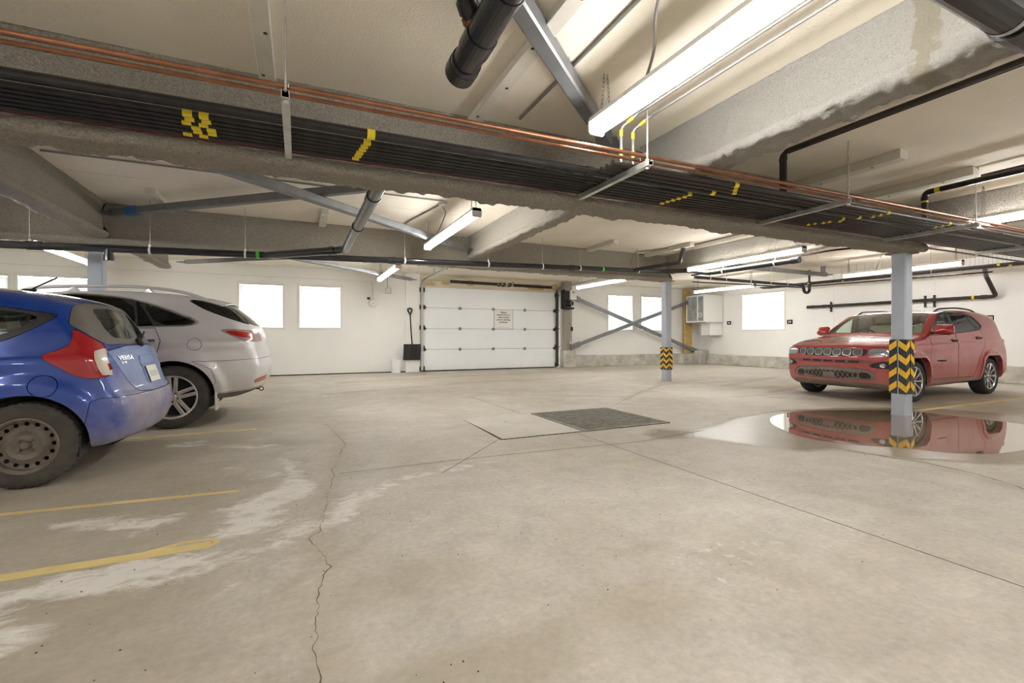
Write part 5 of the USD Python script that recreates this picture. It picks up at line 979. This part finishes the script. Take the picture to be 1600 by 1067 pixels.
# ---------------------------------------------------------------- silver SUV
M_silver = M('silver_car_paint', (.62, .61, .62), .30, coat=.6, metal=.35, dirt=((.60, .55, .47), .1, 1.05, 1.0, 2.6))
S_silver = dict(label='dusty silver SUV with roof rails and alloy wheels, parked beyond the blue car', X=-1.36, Y=7.60, w=1.885, wb=2.74, rw=.376, tw=.235, rim=.252, wheel='five', arch=.435, flare=.022, flw=.16, paint=M_silver,
    upper=[(-3.70, .40), (-3.77, .62), (-3.70, .82), (-3.4, .95), (-2.95, 1.04), (-2.45, 1.12), (-2.0, 1.36), (-1.55, 1.575), (-1.1, 1.655), (-.55, 1.675), (-.05, 1.655), (.28, 1.605), (.50, 1.545), (.62, 1.475), (.76, 1.36), (.875, 1.235), (.925, 1.12), (.95, .98), (.985, .86), (1.01, .72), (.99, .56), (.93, .44), (.80, .37)],
    lower=[(.5, .33), (-1.2, .28), (-2.6, .28), (-3.4, .28)], bow_rear=.17, bow_front=.26, rear_ramp=.1, front_ramp=-2.9, crown=.085, tumble=.36, bow_pow=2.8,
    belt=[(-3.7, .88), (-2.5, 1.08), (-1, 1.14), (.1, 1.21), (.6, 1.20), (1, 1.1)], plan=[(-3.8, .84), (-3.3, .90), (-2.6, .935), (-1, .942), (.1, .938), (.5, .91), (.8, .87), (1.02, .84)],
    crease=[(list(zip([-3.2, -1.5, .3, .9], [.86, .95, 1.03, 1.05])), .014, .14, .05)], r0=.06, r1=.12, floor_z=.28, seat_front=-1.25, seat_rear=-.3, seat_z=.72, dash=-2.05,
    pieces=[
        ('side_glass', smooth_poly([(-2.28, 1.165), (-1.80, 1.44), (-1.45, 1.545), (-1.18, 1.575), (-1.13, 1.20), (-1.6, 1.18)], 1), 'y', (-1.1, -.4), M_glassd, .004, True, dict(lo=-.015, hi=-.003, open=True)),
        ('side_glass', smooth_poly([(-1.10, 1.205), (-1.13, 1.58), (-.9, 1.575), (-.40, 1.53), (-.35, 1.20), (-.8, 1.205)], 1), 'y', (-1.1, -.4), M_glassd, .004, True, dict(lo=-.015, hi=-.003, open=True)),
        ('side_glass', Polygon([(-.325, 1.222), (-.37, 1.515), (-.345, 1.505), (-.185, 1.228)]), 'y', (-1.1, -.4), M_glassd, .004, True, dict(lo=-.015, hi=-.003, open=True)),
        ('side_glass', smooth_poly([(-.155, 1.235), (-.305, 1.485), (-.2, 1.455), (.0, 1.375), (.17, 1.30), (.20, 1.275), (.13, 1.245)], 1), 'y', (-1.1, -.4), M_glassd, .004, True, dict(lo=-.015, hi=-.003, open=True)),
        ('window_band', smooth_poly([(-2.30, 1.155), (-1.80, 1.452), (-1.45, 1.556), (-1.0, 1.588), (-.5, 1.558), (-.2, 1.472), (.05, 1.366), (.215, 1.295), (.225, 1.268), (.16, 1.236), (-.16, 1.224), (-.8, 1.198), (-1.6, 1.17)], 1), 'y', (-1.1, -.4), M_trimb, .002, True),
        ('window_trim', smooth_poly([(-2.36, 1.14), (-1.80, 1.475), (-1.45, 1.575), (-1.0, 1.605), (-.5, 1.575), (-.2, 1.49), (.06, 1.385), (.25, 1.30), (.265, 1.262), (.17, 1.222), (-.16, 1.21), (-.8, 1.185), (-1.6, 1.155)], 1).difference(smooth_poly([(-2.30, 1.155), (-1.80, 1.452), (-1.45, 1.556), (-1.0, 1.588), (-.5, 1.558), (-.2, 1.472), (.05, 1.366), (.215, 1.295), (.225, 1.268), (.16, 1.236), (-.16, 1.224), (-.8, 1.198), (-1.6, 1.17)], 1)), 'y', (-1.1, -.4), M_chrome, 0, True, dict(lo=-.01, hi=.004, over=True)),
        ('pillar_trim', Polygon([(-.335, 1.51), (-.305, 1.49), (-.16, 1.232), (-.185, 1.226)]), 'y', (-1.1, -.4), M_trimb, 0, True, dict(lo=-.01, hi=.002, over=True)),
        ('rear_glass', smooth_poly([(.13, 1.552), (.20, 1.50), (.34, 1.42), (.55, 1.335), (.80, 1.245), (1.0, 1.235), (1.0, 1.36), (.70, 1.475), (.50, 1.54), (.3, 1.565)], 1), 'y', (-1.1, 1.1), M_glassd, .006, False, dict(lo=-.015, hi=-.001, open=True)),
        ('tail_lamp', smooth_poly([(.47, 1.185), (.60, 1.19), (.75, 1.185), (.90, 1.16), (.95, 1.10), (.93, 1.05), (.84, 1.035), (.70, 1.06), (.57, 1.13)], 1), 'y', (-1.1, -.50), M('brown_lamp_shell', (.36, .24, .21), .2, coat=.6), .004, True, dict(hi=.006)),
        ('red_lens', smooth_poly([(.52, 1.172), (.62, 1.175), (.80, 1.155), (.83, 1.10), (.74, 1.085), (.62, 1.115)], 1), 'y', (-1.1, -.50), M_redl, 0, True, dict(lo=-.01, hi=.009, over=True, under='tail_lamp')),
        ('reflector', smooth_poly([(.84, .55), (1.02, .60), (1.02, .545), (.86, .50)], 1), 'y', (-1.1, -.45), M('dusty_reflector', (.40, .13, .07), .4), .004, True),
        ('bumper', Polygon([(.20, .80), (.55, .80), (1.2, .84), (1.2, .47), (.38, .40), (.44, .55), (.40, .70)]), 'y', (-1.1, 1.1), M_silver, .005, False, dict(arch=True)),
        ('valance', Polygon([(.38, .385), (1.2, .455), (1.2, .2), (.3, .2)]), 'y', (-1.1, 1.1), M('dusty_black_plastic', (.16, .14, .12), .8), .006, False, dict(arch=True)),
        ('door', Polygon([(-1.13, .36), (-1.10, 1.17), (-.17, 1.20), (-.11, 1.05), (-.15, .86), (-.30, .78), (-.44, .60), (-.50, .36)]), 'y', (-1.1, -.6), M_silver, .006, True),
        ('door', Polygon([(-2.25, .36), (-2.28, 1.0), (-2.20, 1.12), (-1.12, 1.17), (-1.15, .36)]), 'y', (-1.1, -.6), M_silver, .006, True),
        ('fuel_door', Point(.225, 1.005).buffer(.072, 20), 'y', (-1.1, -.5), M_silver, .005, False),
        ('windscreen', smooth_poly([(-.72, 1.16), (.72, 1.16), (.58, 1.54), (-.58, 1.54)], 1), 'x', (-2.6, -1.4), M_glassd, .004, False, dict(lo=-.015, hi=0, open=True)),
        ('headlamp', smooth_poly([(-3.8, .72), (-3.35, .88), (-3.15, .92), (-3.3, .80), (-3.6, .70)], 1), 'y', (-1.1, -.45), M_whitel, .004, True, dict(hi=.003)),
        ('hood', smooth_poly([(-3.6, -.5), (-3.6, .5), (-3.0, .74), (-2.48, .78), (-2.48, -.78), (-3.0, -.74)], 1), 'z', (.8, 1.3), M_silver, .006, False),
        ('grille', smooth_poly([(-.4, .5), (.4, .5), (.5, .78), (-.5, .78)], 1), 'x', (-3.9, -3.4), M_trimb, .004, False),
    ])
C, T, L, off = build_car(S_silver)
for s in (-1, 1):
    z0 = lambda xx, yy: C.hit((xx, yy, 2.2), (0, 0, -1))[0]
    pts = []
    for xx, dz in ((-1.55, .004), (-1.42, .05), (-1.2, .06), (-.5, .062), (-.1, .055), (.12, .035), (.30, .004)): q = z0(xx, s * (.60 - .02 * (xx > 0))); pts.append(q + [0, 0, dz])
    T.part('roof_rail', L(tube(spline_poly(pts, False, 5), .019, 10)), M_silver, smooth=40)
    for xx in (-1.0, -.3): q = z0(xx, s * .60); T.part('rail_foot', L(m3.Manifold.batch_hull([m3.Manifold.sphere(.014, 10).translate(q + [a, 0, c]) for a, c in ((-.05, 0), (.05, 0), (0, .05))])), M_silver)
    T.part('mirror', L(m3.Manifold.batch_hull([m3.Manifold.sphere(.06, 14).translate((-2.2 + a, s * (1.0 + b), 1.17 + c)) for a, b, c in ((0, 0, 0), (0, .12, 0), (.02, .02, .08), (.02, .11, .07))])), M_silver, smooth=40)
    for xx, zz in ((-.40, 1.05), (-1.42, 1.03)):
        q, nn = C.hit((xx + .12, s * 2, zz), (0, -s, 0)); T.part('door_handle', L(rbar(q + [-.12, 0, 0], q + [.12, 0, .01], .07, .020)), M_chrome, smooth=40)
    T.part('mud_flap', L(box(.43, .455, min(s * .93, s * .70), max(s * .93, s * .70), .19, .42, .008)), M_silver)
sp = [C.hit((.22, y, 2.2), (0, 0, -1))[0] for y in np.linspace(-.68, .68, 11)]
T.part('spoiler', L(m3.Manifold.batch_boolean([m3.Manifold.batch_hull([m3.Manifold.sphere(.012, 8).translate(p + d) for p in (a, b) for d in ([-.06, 0, -.004], [.08, 0, -.012], [.34 - .10 * abs(p[1]) ** 2, 0, -.070], [.22 - .06 * abs(p[1]) ** 2, 0, -.092])]) for a, b in zip(sp[:-1], sp[1:])], m3.OpType.Add)), M_silver, smooth=35)
for y in (-.05, .05): T.part('plate_light', L(box(.95, .97, y - .02, y + .02, .9, .92, .003)), M_dark)
T.part('tow_eye', L([tube([(.90 + .025 * math.cos(a), -.35, .385 + .025 * math.sin(a)) for a in np.linspace(0, 2 * PI, 13)], .007, 6), cyl((.88, -.35, .385), (.70, -.35, .40), .010, 8)]), M_dark)
# ---------------------------------------------------------------- red compact SUV
M_redp = M('red_car_paint', (.36, .024, .028), .28, coat=.9, metal=.15, dirt=((.55, .34, .29), .05, 1.05, .78, 2.4))
M_skid = M('dusty_grey_skid', (.22, .17, .145), .6, var=(6, .2)); M_mesh = M('black_mesh', (.015, .015, .016), .6); M_hl = M('headlamp_glass', (.42, .43, .45), .10, coat=1.0, metal=.6); M_ring = M('grille_ring', (.42, .40, .39), .3, metal=.7)
def arch_j(xc): return Polygon([(xc - .43, .05), (xc - .41, .42), (xc - .33, .66), (xc - .22, .745), (xc + .22, .745), (xc + .33, .66), (xc + .41, .42), (xc + .43, .05)]).buffer(-.05).buffer(.05)
slot = lambda y, k=0.0: smooth_poly([(y - .056 + k, .775 + k), (y + .056 - k, .775 + k), (y + .068 - k, .83), (y + .066 - k, .895 - k), (y - .066 + k, .895 - k), (y - .068 + k, .83)], 2)
S_red = dict(label='red dusty compact SUV with black seven-slot grille, facing left behind the puddle', X=12.06, Y=5.14, w=1.83, wb=2.64, rw=.345, tw=.225, rim=.242, wheel='jeep', arch=.42, arch_poly=arch_j, flare=.030, flw=.12, paint=M_redp, inset=.015,
    upper=[(-3.43, .30), (-3.50, .48), (-3.525, .70), (-3.505, .86), (-3.44, .945), (-3.2, 1.01), (-2.85, 1.075), (-2.45, 1.13), (-2.3, 1.17), (-1.95, 1.38), (-1.60, 1.555), (-1.2, 1.615), (-.6, 1.63), (-.15, 1.612), (.20, 1.575), (.40, 1.525), (.47, 1.45), (.535, 1.30), (.60, 1.17), (.70, 1.02), (.80, .90), (.86, .76), (.88, .62), (.88, .50), (.84, .38), (.74, .33)],
    lower=[(.45, .30), (-1.2, .24), (-2.6, .22), (-3.2, .21)], bow_rear=.10, bow_front=.24, rear_ramp=.1, front_ramp=-2.75, crown=.055, tumble=.27, bow_pow=2.8,
    belt=[(-3.5, .90), (-2.6, 1.09), (-2.0, 1.13), (-1, 1.15), (0, 1.20), (.5, 1.22), (.9, 1.1)], plan=[(-3.55, .83), (-3.2, .88), (-2.6, .905), (-1, .905), (.1, .910), (.5, .895), (.8, .87), (.9, .855)],
    crease=[(list(zip([-3.2, -1.5, .3, .8], [.92, .96, 1.02, 1.04])), .012, .16, .05)], r0=.06, r1=.075, floor_z=.24, seat_front=-1.25, seat_rear=-.35, seat_z=.72, dash=-1.95, lining=M('grey_cabin_lining', (.20, .19, .175), .8), seat=M_seatb,
    pieces=[
        ('windscreen', Polygon([(-.80, 1.15), (-.4, 1.185), (.4, 1.185), (.80, 1.15), (.635, 1.525), (.5, 1.548), (-.5, 1.548), (-.635, 1.525)]), 'x', (-2.6, -1.4), M_glassc, .006, False, dict(lo=-.015, hi=0, open=True)),
        ('side_glass', Polygon([(-1.96, 1.19), (-1.715, 1.385), (-1.53, 1.497), (-1.375, 1.535), (-1.305, 1.19)]), 'y', (-1.1, -.4), M_glassc, .004, True, dict(lo=-.015, hi=-.003, open=True)),
        ('side_glass', Polygon([(-1.21, 1.19), (-1.275, 1.537), (-.69, 1.508), (-.47, 1.27), (-.52, 1.205)]), 'y', (-1.1, -.4), M_glassd, .004, True, dict(lo=-.015, hi=-.003, open=True)),
        ('side_glass', Polygon([(-.655, 1.503), (-.44, 1.46), (-.25, 1.308), (-.3, 1.27), (-.44, 1.275)]), 'y', (-1.1, -.4), M_glassd, .004, True, dict(lo=-.015, hi=-.003, open=True)),
        ('window_band', smooth_poly([(-1.985, 1.185), (-1.725, 1.39), (-1.535, 1.503), (-1.34, 1.543), (-.65, 1.508), (-.44, 1.462), (-.245, 1.308), (-.3, 1.268), (-.5, 1.208), (-1.25, 1.185)], 1), 'y', (-1.1, -.4), M_trimb, .002, True),
        ('window_trim', smooth_poly([(-2.05, 1.17), (-1.75, 1.412), (-1.55, 1.53), (-1.34, 1.568), (-.64, 1.53), (-.42, 1.48), (-.21, 1.31), (-.27, 1.255), (-.5, 1.195), (-1.25, 1.17)], 1).difference(smooth_poly([(-1.985, 1.185), (-1.725, 1.39), (-1.535, 1.503), (-1.34, 1.543), (-.65, 1.508), (-.44, 1.462), (-.245, 1.308), (-.3, 1.268), (-.5, 1.208), (-1.25, 1.185)], 1)), 'y', (-1.1, -.4), M_trimb, 0, True, dict(lo=-.01, hi=.003, over=True)),
        ('window_pillar', Polygon([(-1.36, 1.54), (-1.28, 1.54), (-1.21, 1.18), (-1.29, 1.18)]), 'y', (-1.1, -.4), M_trimb, 0, True, dict(lo=-.01, hi=.003, over=True)),
        ('rear_glass', smooth_poly([(-.62, 1.12), (.62, 1.12), (.55, 1.42), (-.55, 1.42)], 1), 'x', (.4, 1.1), M_glassd, .006, False, dict(lo=-.015, hi=0, open=True)),
        ('hood', smooth_poly([(-3.46, -.52), (-3.46, .52), (-3.0, .72), (-2.40, .76), (-2.40, -.76), (-3.0, -.72)], 1), 'z', (.86, 1.3), M_redp, .007, False),
        ('grille', smooth_poly([(-.55, .765), (.55, .765), (.585, .835), (.575, .91), (-.575, .91), (-.585, .835)], 2), 'x', (-3.7, -3.2), M_trimb, .004, False, dict(hi=.004)),
        *[('grille_ring', slot(y).difference(slot(y, .011)), 'x', (-3.7, -3.2), M_ring, 0, False, dict(lo=-.005, hi=.020, over=True, under='grille')) for y in np.arange(-3, 4) * .155],
        *[('grille_mesh', slot(y, .011), 'x', (-3.7, -3.2), M('grille_mesh_grey', (.13, .12, .115), .5, metal=.4) if y < -.4 else LK + 'grille_mesh_grey', 0, False, dict(lo=-.005, hi=.009, over=True, under='grille')) for y in np.arange(-3, 4) * .155],
        ('headlamp', smooth_poly([(.59, .785), (.60, .895), (.72, .915), (.83, .905), (.97, .87), (.97, .80), (.80, .775)], 1), 'x', (-3.7, -2.95), M_hl, .004, True, dict(hi=.004)),
        ('upper_slot', smooth_poly([(-.62, .655), (.62, .655), (.70, .70), (-.70, .70)], 1), 'x', (-3.7, -3.2), M_skid, .004, False, dict(lo=-.05, hi=-.012)),
        *[('vent', shapely.box(y - .075, .664, y + .075, .692), 'x', (-3.7, -3.2), M_mesh, 0, False, dict(lo=-.02, hi=-.006, over=True, under='upper_slot')) for y in (-.40, -.2, 0, .2, .40)],
        ('fog_pocket', smooth_poly([(.58, .60), (.72, .685), (.95, .70), (.95, .60), (.80, .565)], 1), 'x', (-3.7, -2.95), M_trimb, .004, True, dict(lo=-.05, hi=-.020)),
        ('fog_lamp', Point(.775, .625).buffer(.036, 16), 'x', (-3.7, -2.95), M_hl, 0, True, dict(lo=-.03, hi=-.010, over=True, under='fog_pocket')),
        ('lower_grille', smooth_poly([(-.60, .365), (.60, .365), (.70, .42), (.66, .50), (.50, .575), (-.50, .575), (-.66, .50), (-.70, .42)], 1), 'x', (-3.7, -3.2), M_skid, .005, False, dict(lo=-.05, hi=-.006)),
        ('lower_mesh', smooth_poly([(-.42, .385), (.42, .385), (.45, .51), (-.45, .51)], 1), 'x', (-3.7, -3.2), M_mesh, 0, False, dict(lo=-.02, hi=-.002, over=True, under='lower_grille')),
        *[('mesh_bar', shapely.union_all([shapely.affinity.rotate(shapely.box(-.30, -.005, .30, .005), a, origin=(0, 0)) for a in (60, -60)]).intersection(shapely.box(-.07, -.065, .07, .065)) and shapely.affinity.translate(shapely.union_all([shapely.affinity.rotate(shapely.box(-.30, -.005, .30, .005), a, origin=(0, 0)) for a in (60, -60)]).intersection(shapely.box(-.07, -.062, .07, .062)), y, .447), 'x', (-3.7, -3.2), M_skid, 0, False, dict(lo=-.01, hi=.001, over=True, under='lower_grille')) for y in np.arange(-5, 6) * .075],
        ('side_vent', smooth_poly([(.46, .395), (.60, .395), (.63, .44), (.58, .50), (.47, .50)], 1), 'x', (-3.7, -3.2), M_trimb, 0, True, dict(lo=-.02, hi=-.001, over=True)),
        ('bumper_bracket', shapely.box(-.10, .39, .10, .485), 'x', (-3.7, -3.2), M_skid, 0, False, dict(lo=-.01, hi=.012, over=True)),
        ('skid_plate', Polygon([(-1.0, .19), (1.0, .19), (.90, .285), (.62, .325), (-.62, .325), (-.90, .285)]), 'x', (-3.7, -3.05), M_skid, .004, False, dict(arch=True)),
        ('tail_lamp', smooth_poly([(.50, 1.03), (.62, 1.09), (1.0, 1.09), (1.0, .99), (.7, .97)], 1), 'y', (-1.1, -.45), M_redl, .004, True, dict(hi=.006)),
        ('door', smooth_poly([(-2.16, .36), (-2.17, .80), (-2.10, 1.12), (-1.25, 1.155), (-1.22, .36)], 0), 'y', (-1.1, -.6), M_redp, .007, True),
        ('door', smooth_poly([(-1.215, .36), (-1.235, 1.155), (-.30, 1.24), (-.22, 1.10), (-.28, .86), (-.46, .72), (-.60, .40), (-.66, .36)], 0), 'y', (-1.1, -.6), M_redp, .007, True),
        ('sill_trim', Polygon([(-2.2, .285), (-2.2, .315), (-.46, .315), (-.46, .285)]), 'y', (-1.1, -.5), M_ring, 0, True, dict(lo=-.02, hi=.012, over=True)),
        ('rear_bumper', Polygon([(.44, .62), (1.2, .62), (1.2, .2), (.35, .2), (.42, .42)]), 'y', (-1.1, 1.1), M_redp, .005, False, dict(arch=True)),
        *[('arch_moulding', (arch_j(xc).buffer(.055).difference(arch_j(xc).buffer(.001))).intersection(shapely.box(-9, .30, 9, 2)), 'y', (-1.1, -.6), M_redp, 0, True, dict(lo=-.02, hi=.016, over=True)) for xc in (0, -2.64)],
    ])
C, T, L, off = build_car(S_red)
for s in (-1, 1):
    q, nn = C.hit((-1.98, s * 2, 1.17), (0, -s, 0))
    mp = T.part('mirror', L(m3.Manifold.batch_hull([m3.Manifold.sphere(.045, 14).translate(q + np.array([a, s * b, c])) for a, b, c in ((-.06, .07, .02), (.0, .24, .015), (.02, .08, .10), (.03, .23, .09), (-.06, .18, .05))])), M_redp, smooth=40)
    T.part('mirror_foot', L(m3.Manifold.batch_hull([m3.Manifold.sphere(.022, 10).translate(q + np.array([a, s * b, c])) for a, b, c in ((-.06, .0, .0), (.06, 0, 0), (0, .10, -.01), (0, .22, -.02))])), M_trimb, smooth=40, under=mp)
    for xx, zz in ((-1.40, 1.035), (-.50, 1.085)):
        q, nn = C.hit((xx + .08, s * 2, zz), (0, -s, 0)); T.part('handle_cup', L(rbar(q + [-.08, -s * .019, -.010], q + [.08, -s * .019, -.004], .02, .024)), M_black, smooth=40); T.part('door_handle', L(rbar(q + [-.10, s * .012, .016], q + [.10, s * .012, .022], .02, .0115)), M_redp, smooth=40)
    pts = [C.hit((xx, s * .63, 2.2), (0, 0, -1))[0] + [0, 0, dz] for xx, dz in ((-1.42, .0), (-1.25, .035), (-.6, .045), (-.1, .040), (.18, .0))]
    T.part('roof_rail', L(tube(spline_poly(pts, False, 5), .016, 10)), M_trimb, smooth=40)
q, ex, ey, ez = on_skin(C, (-1.95, -2, .665), (0, 1, 0)); tx = text('COMPASS', .028, .004, True); tx.vertices[:, 0] *= 1.6; T.part('badge', L(basis(tx, q + ez * .001, ex, ey, ez)), M_dark)
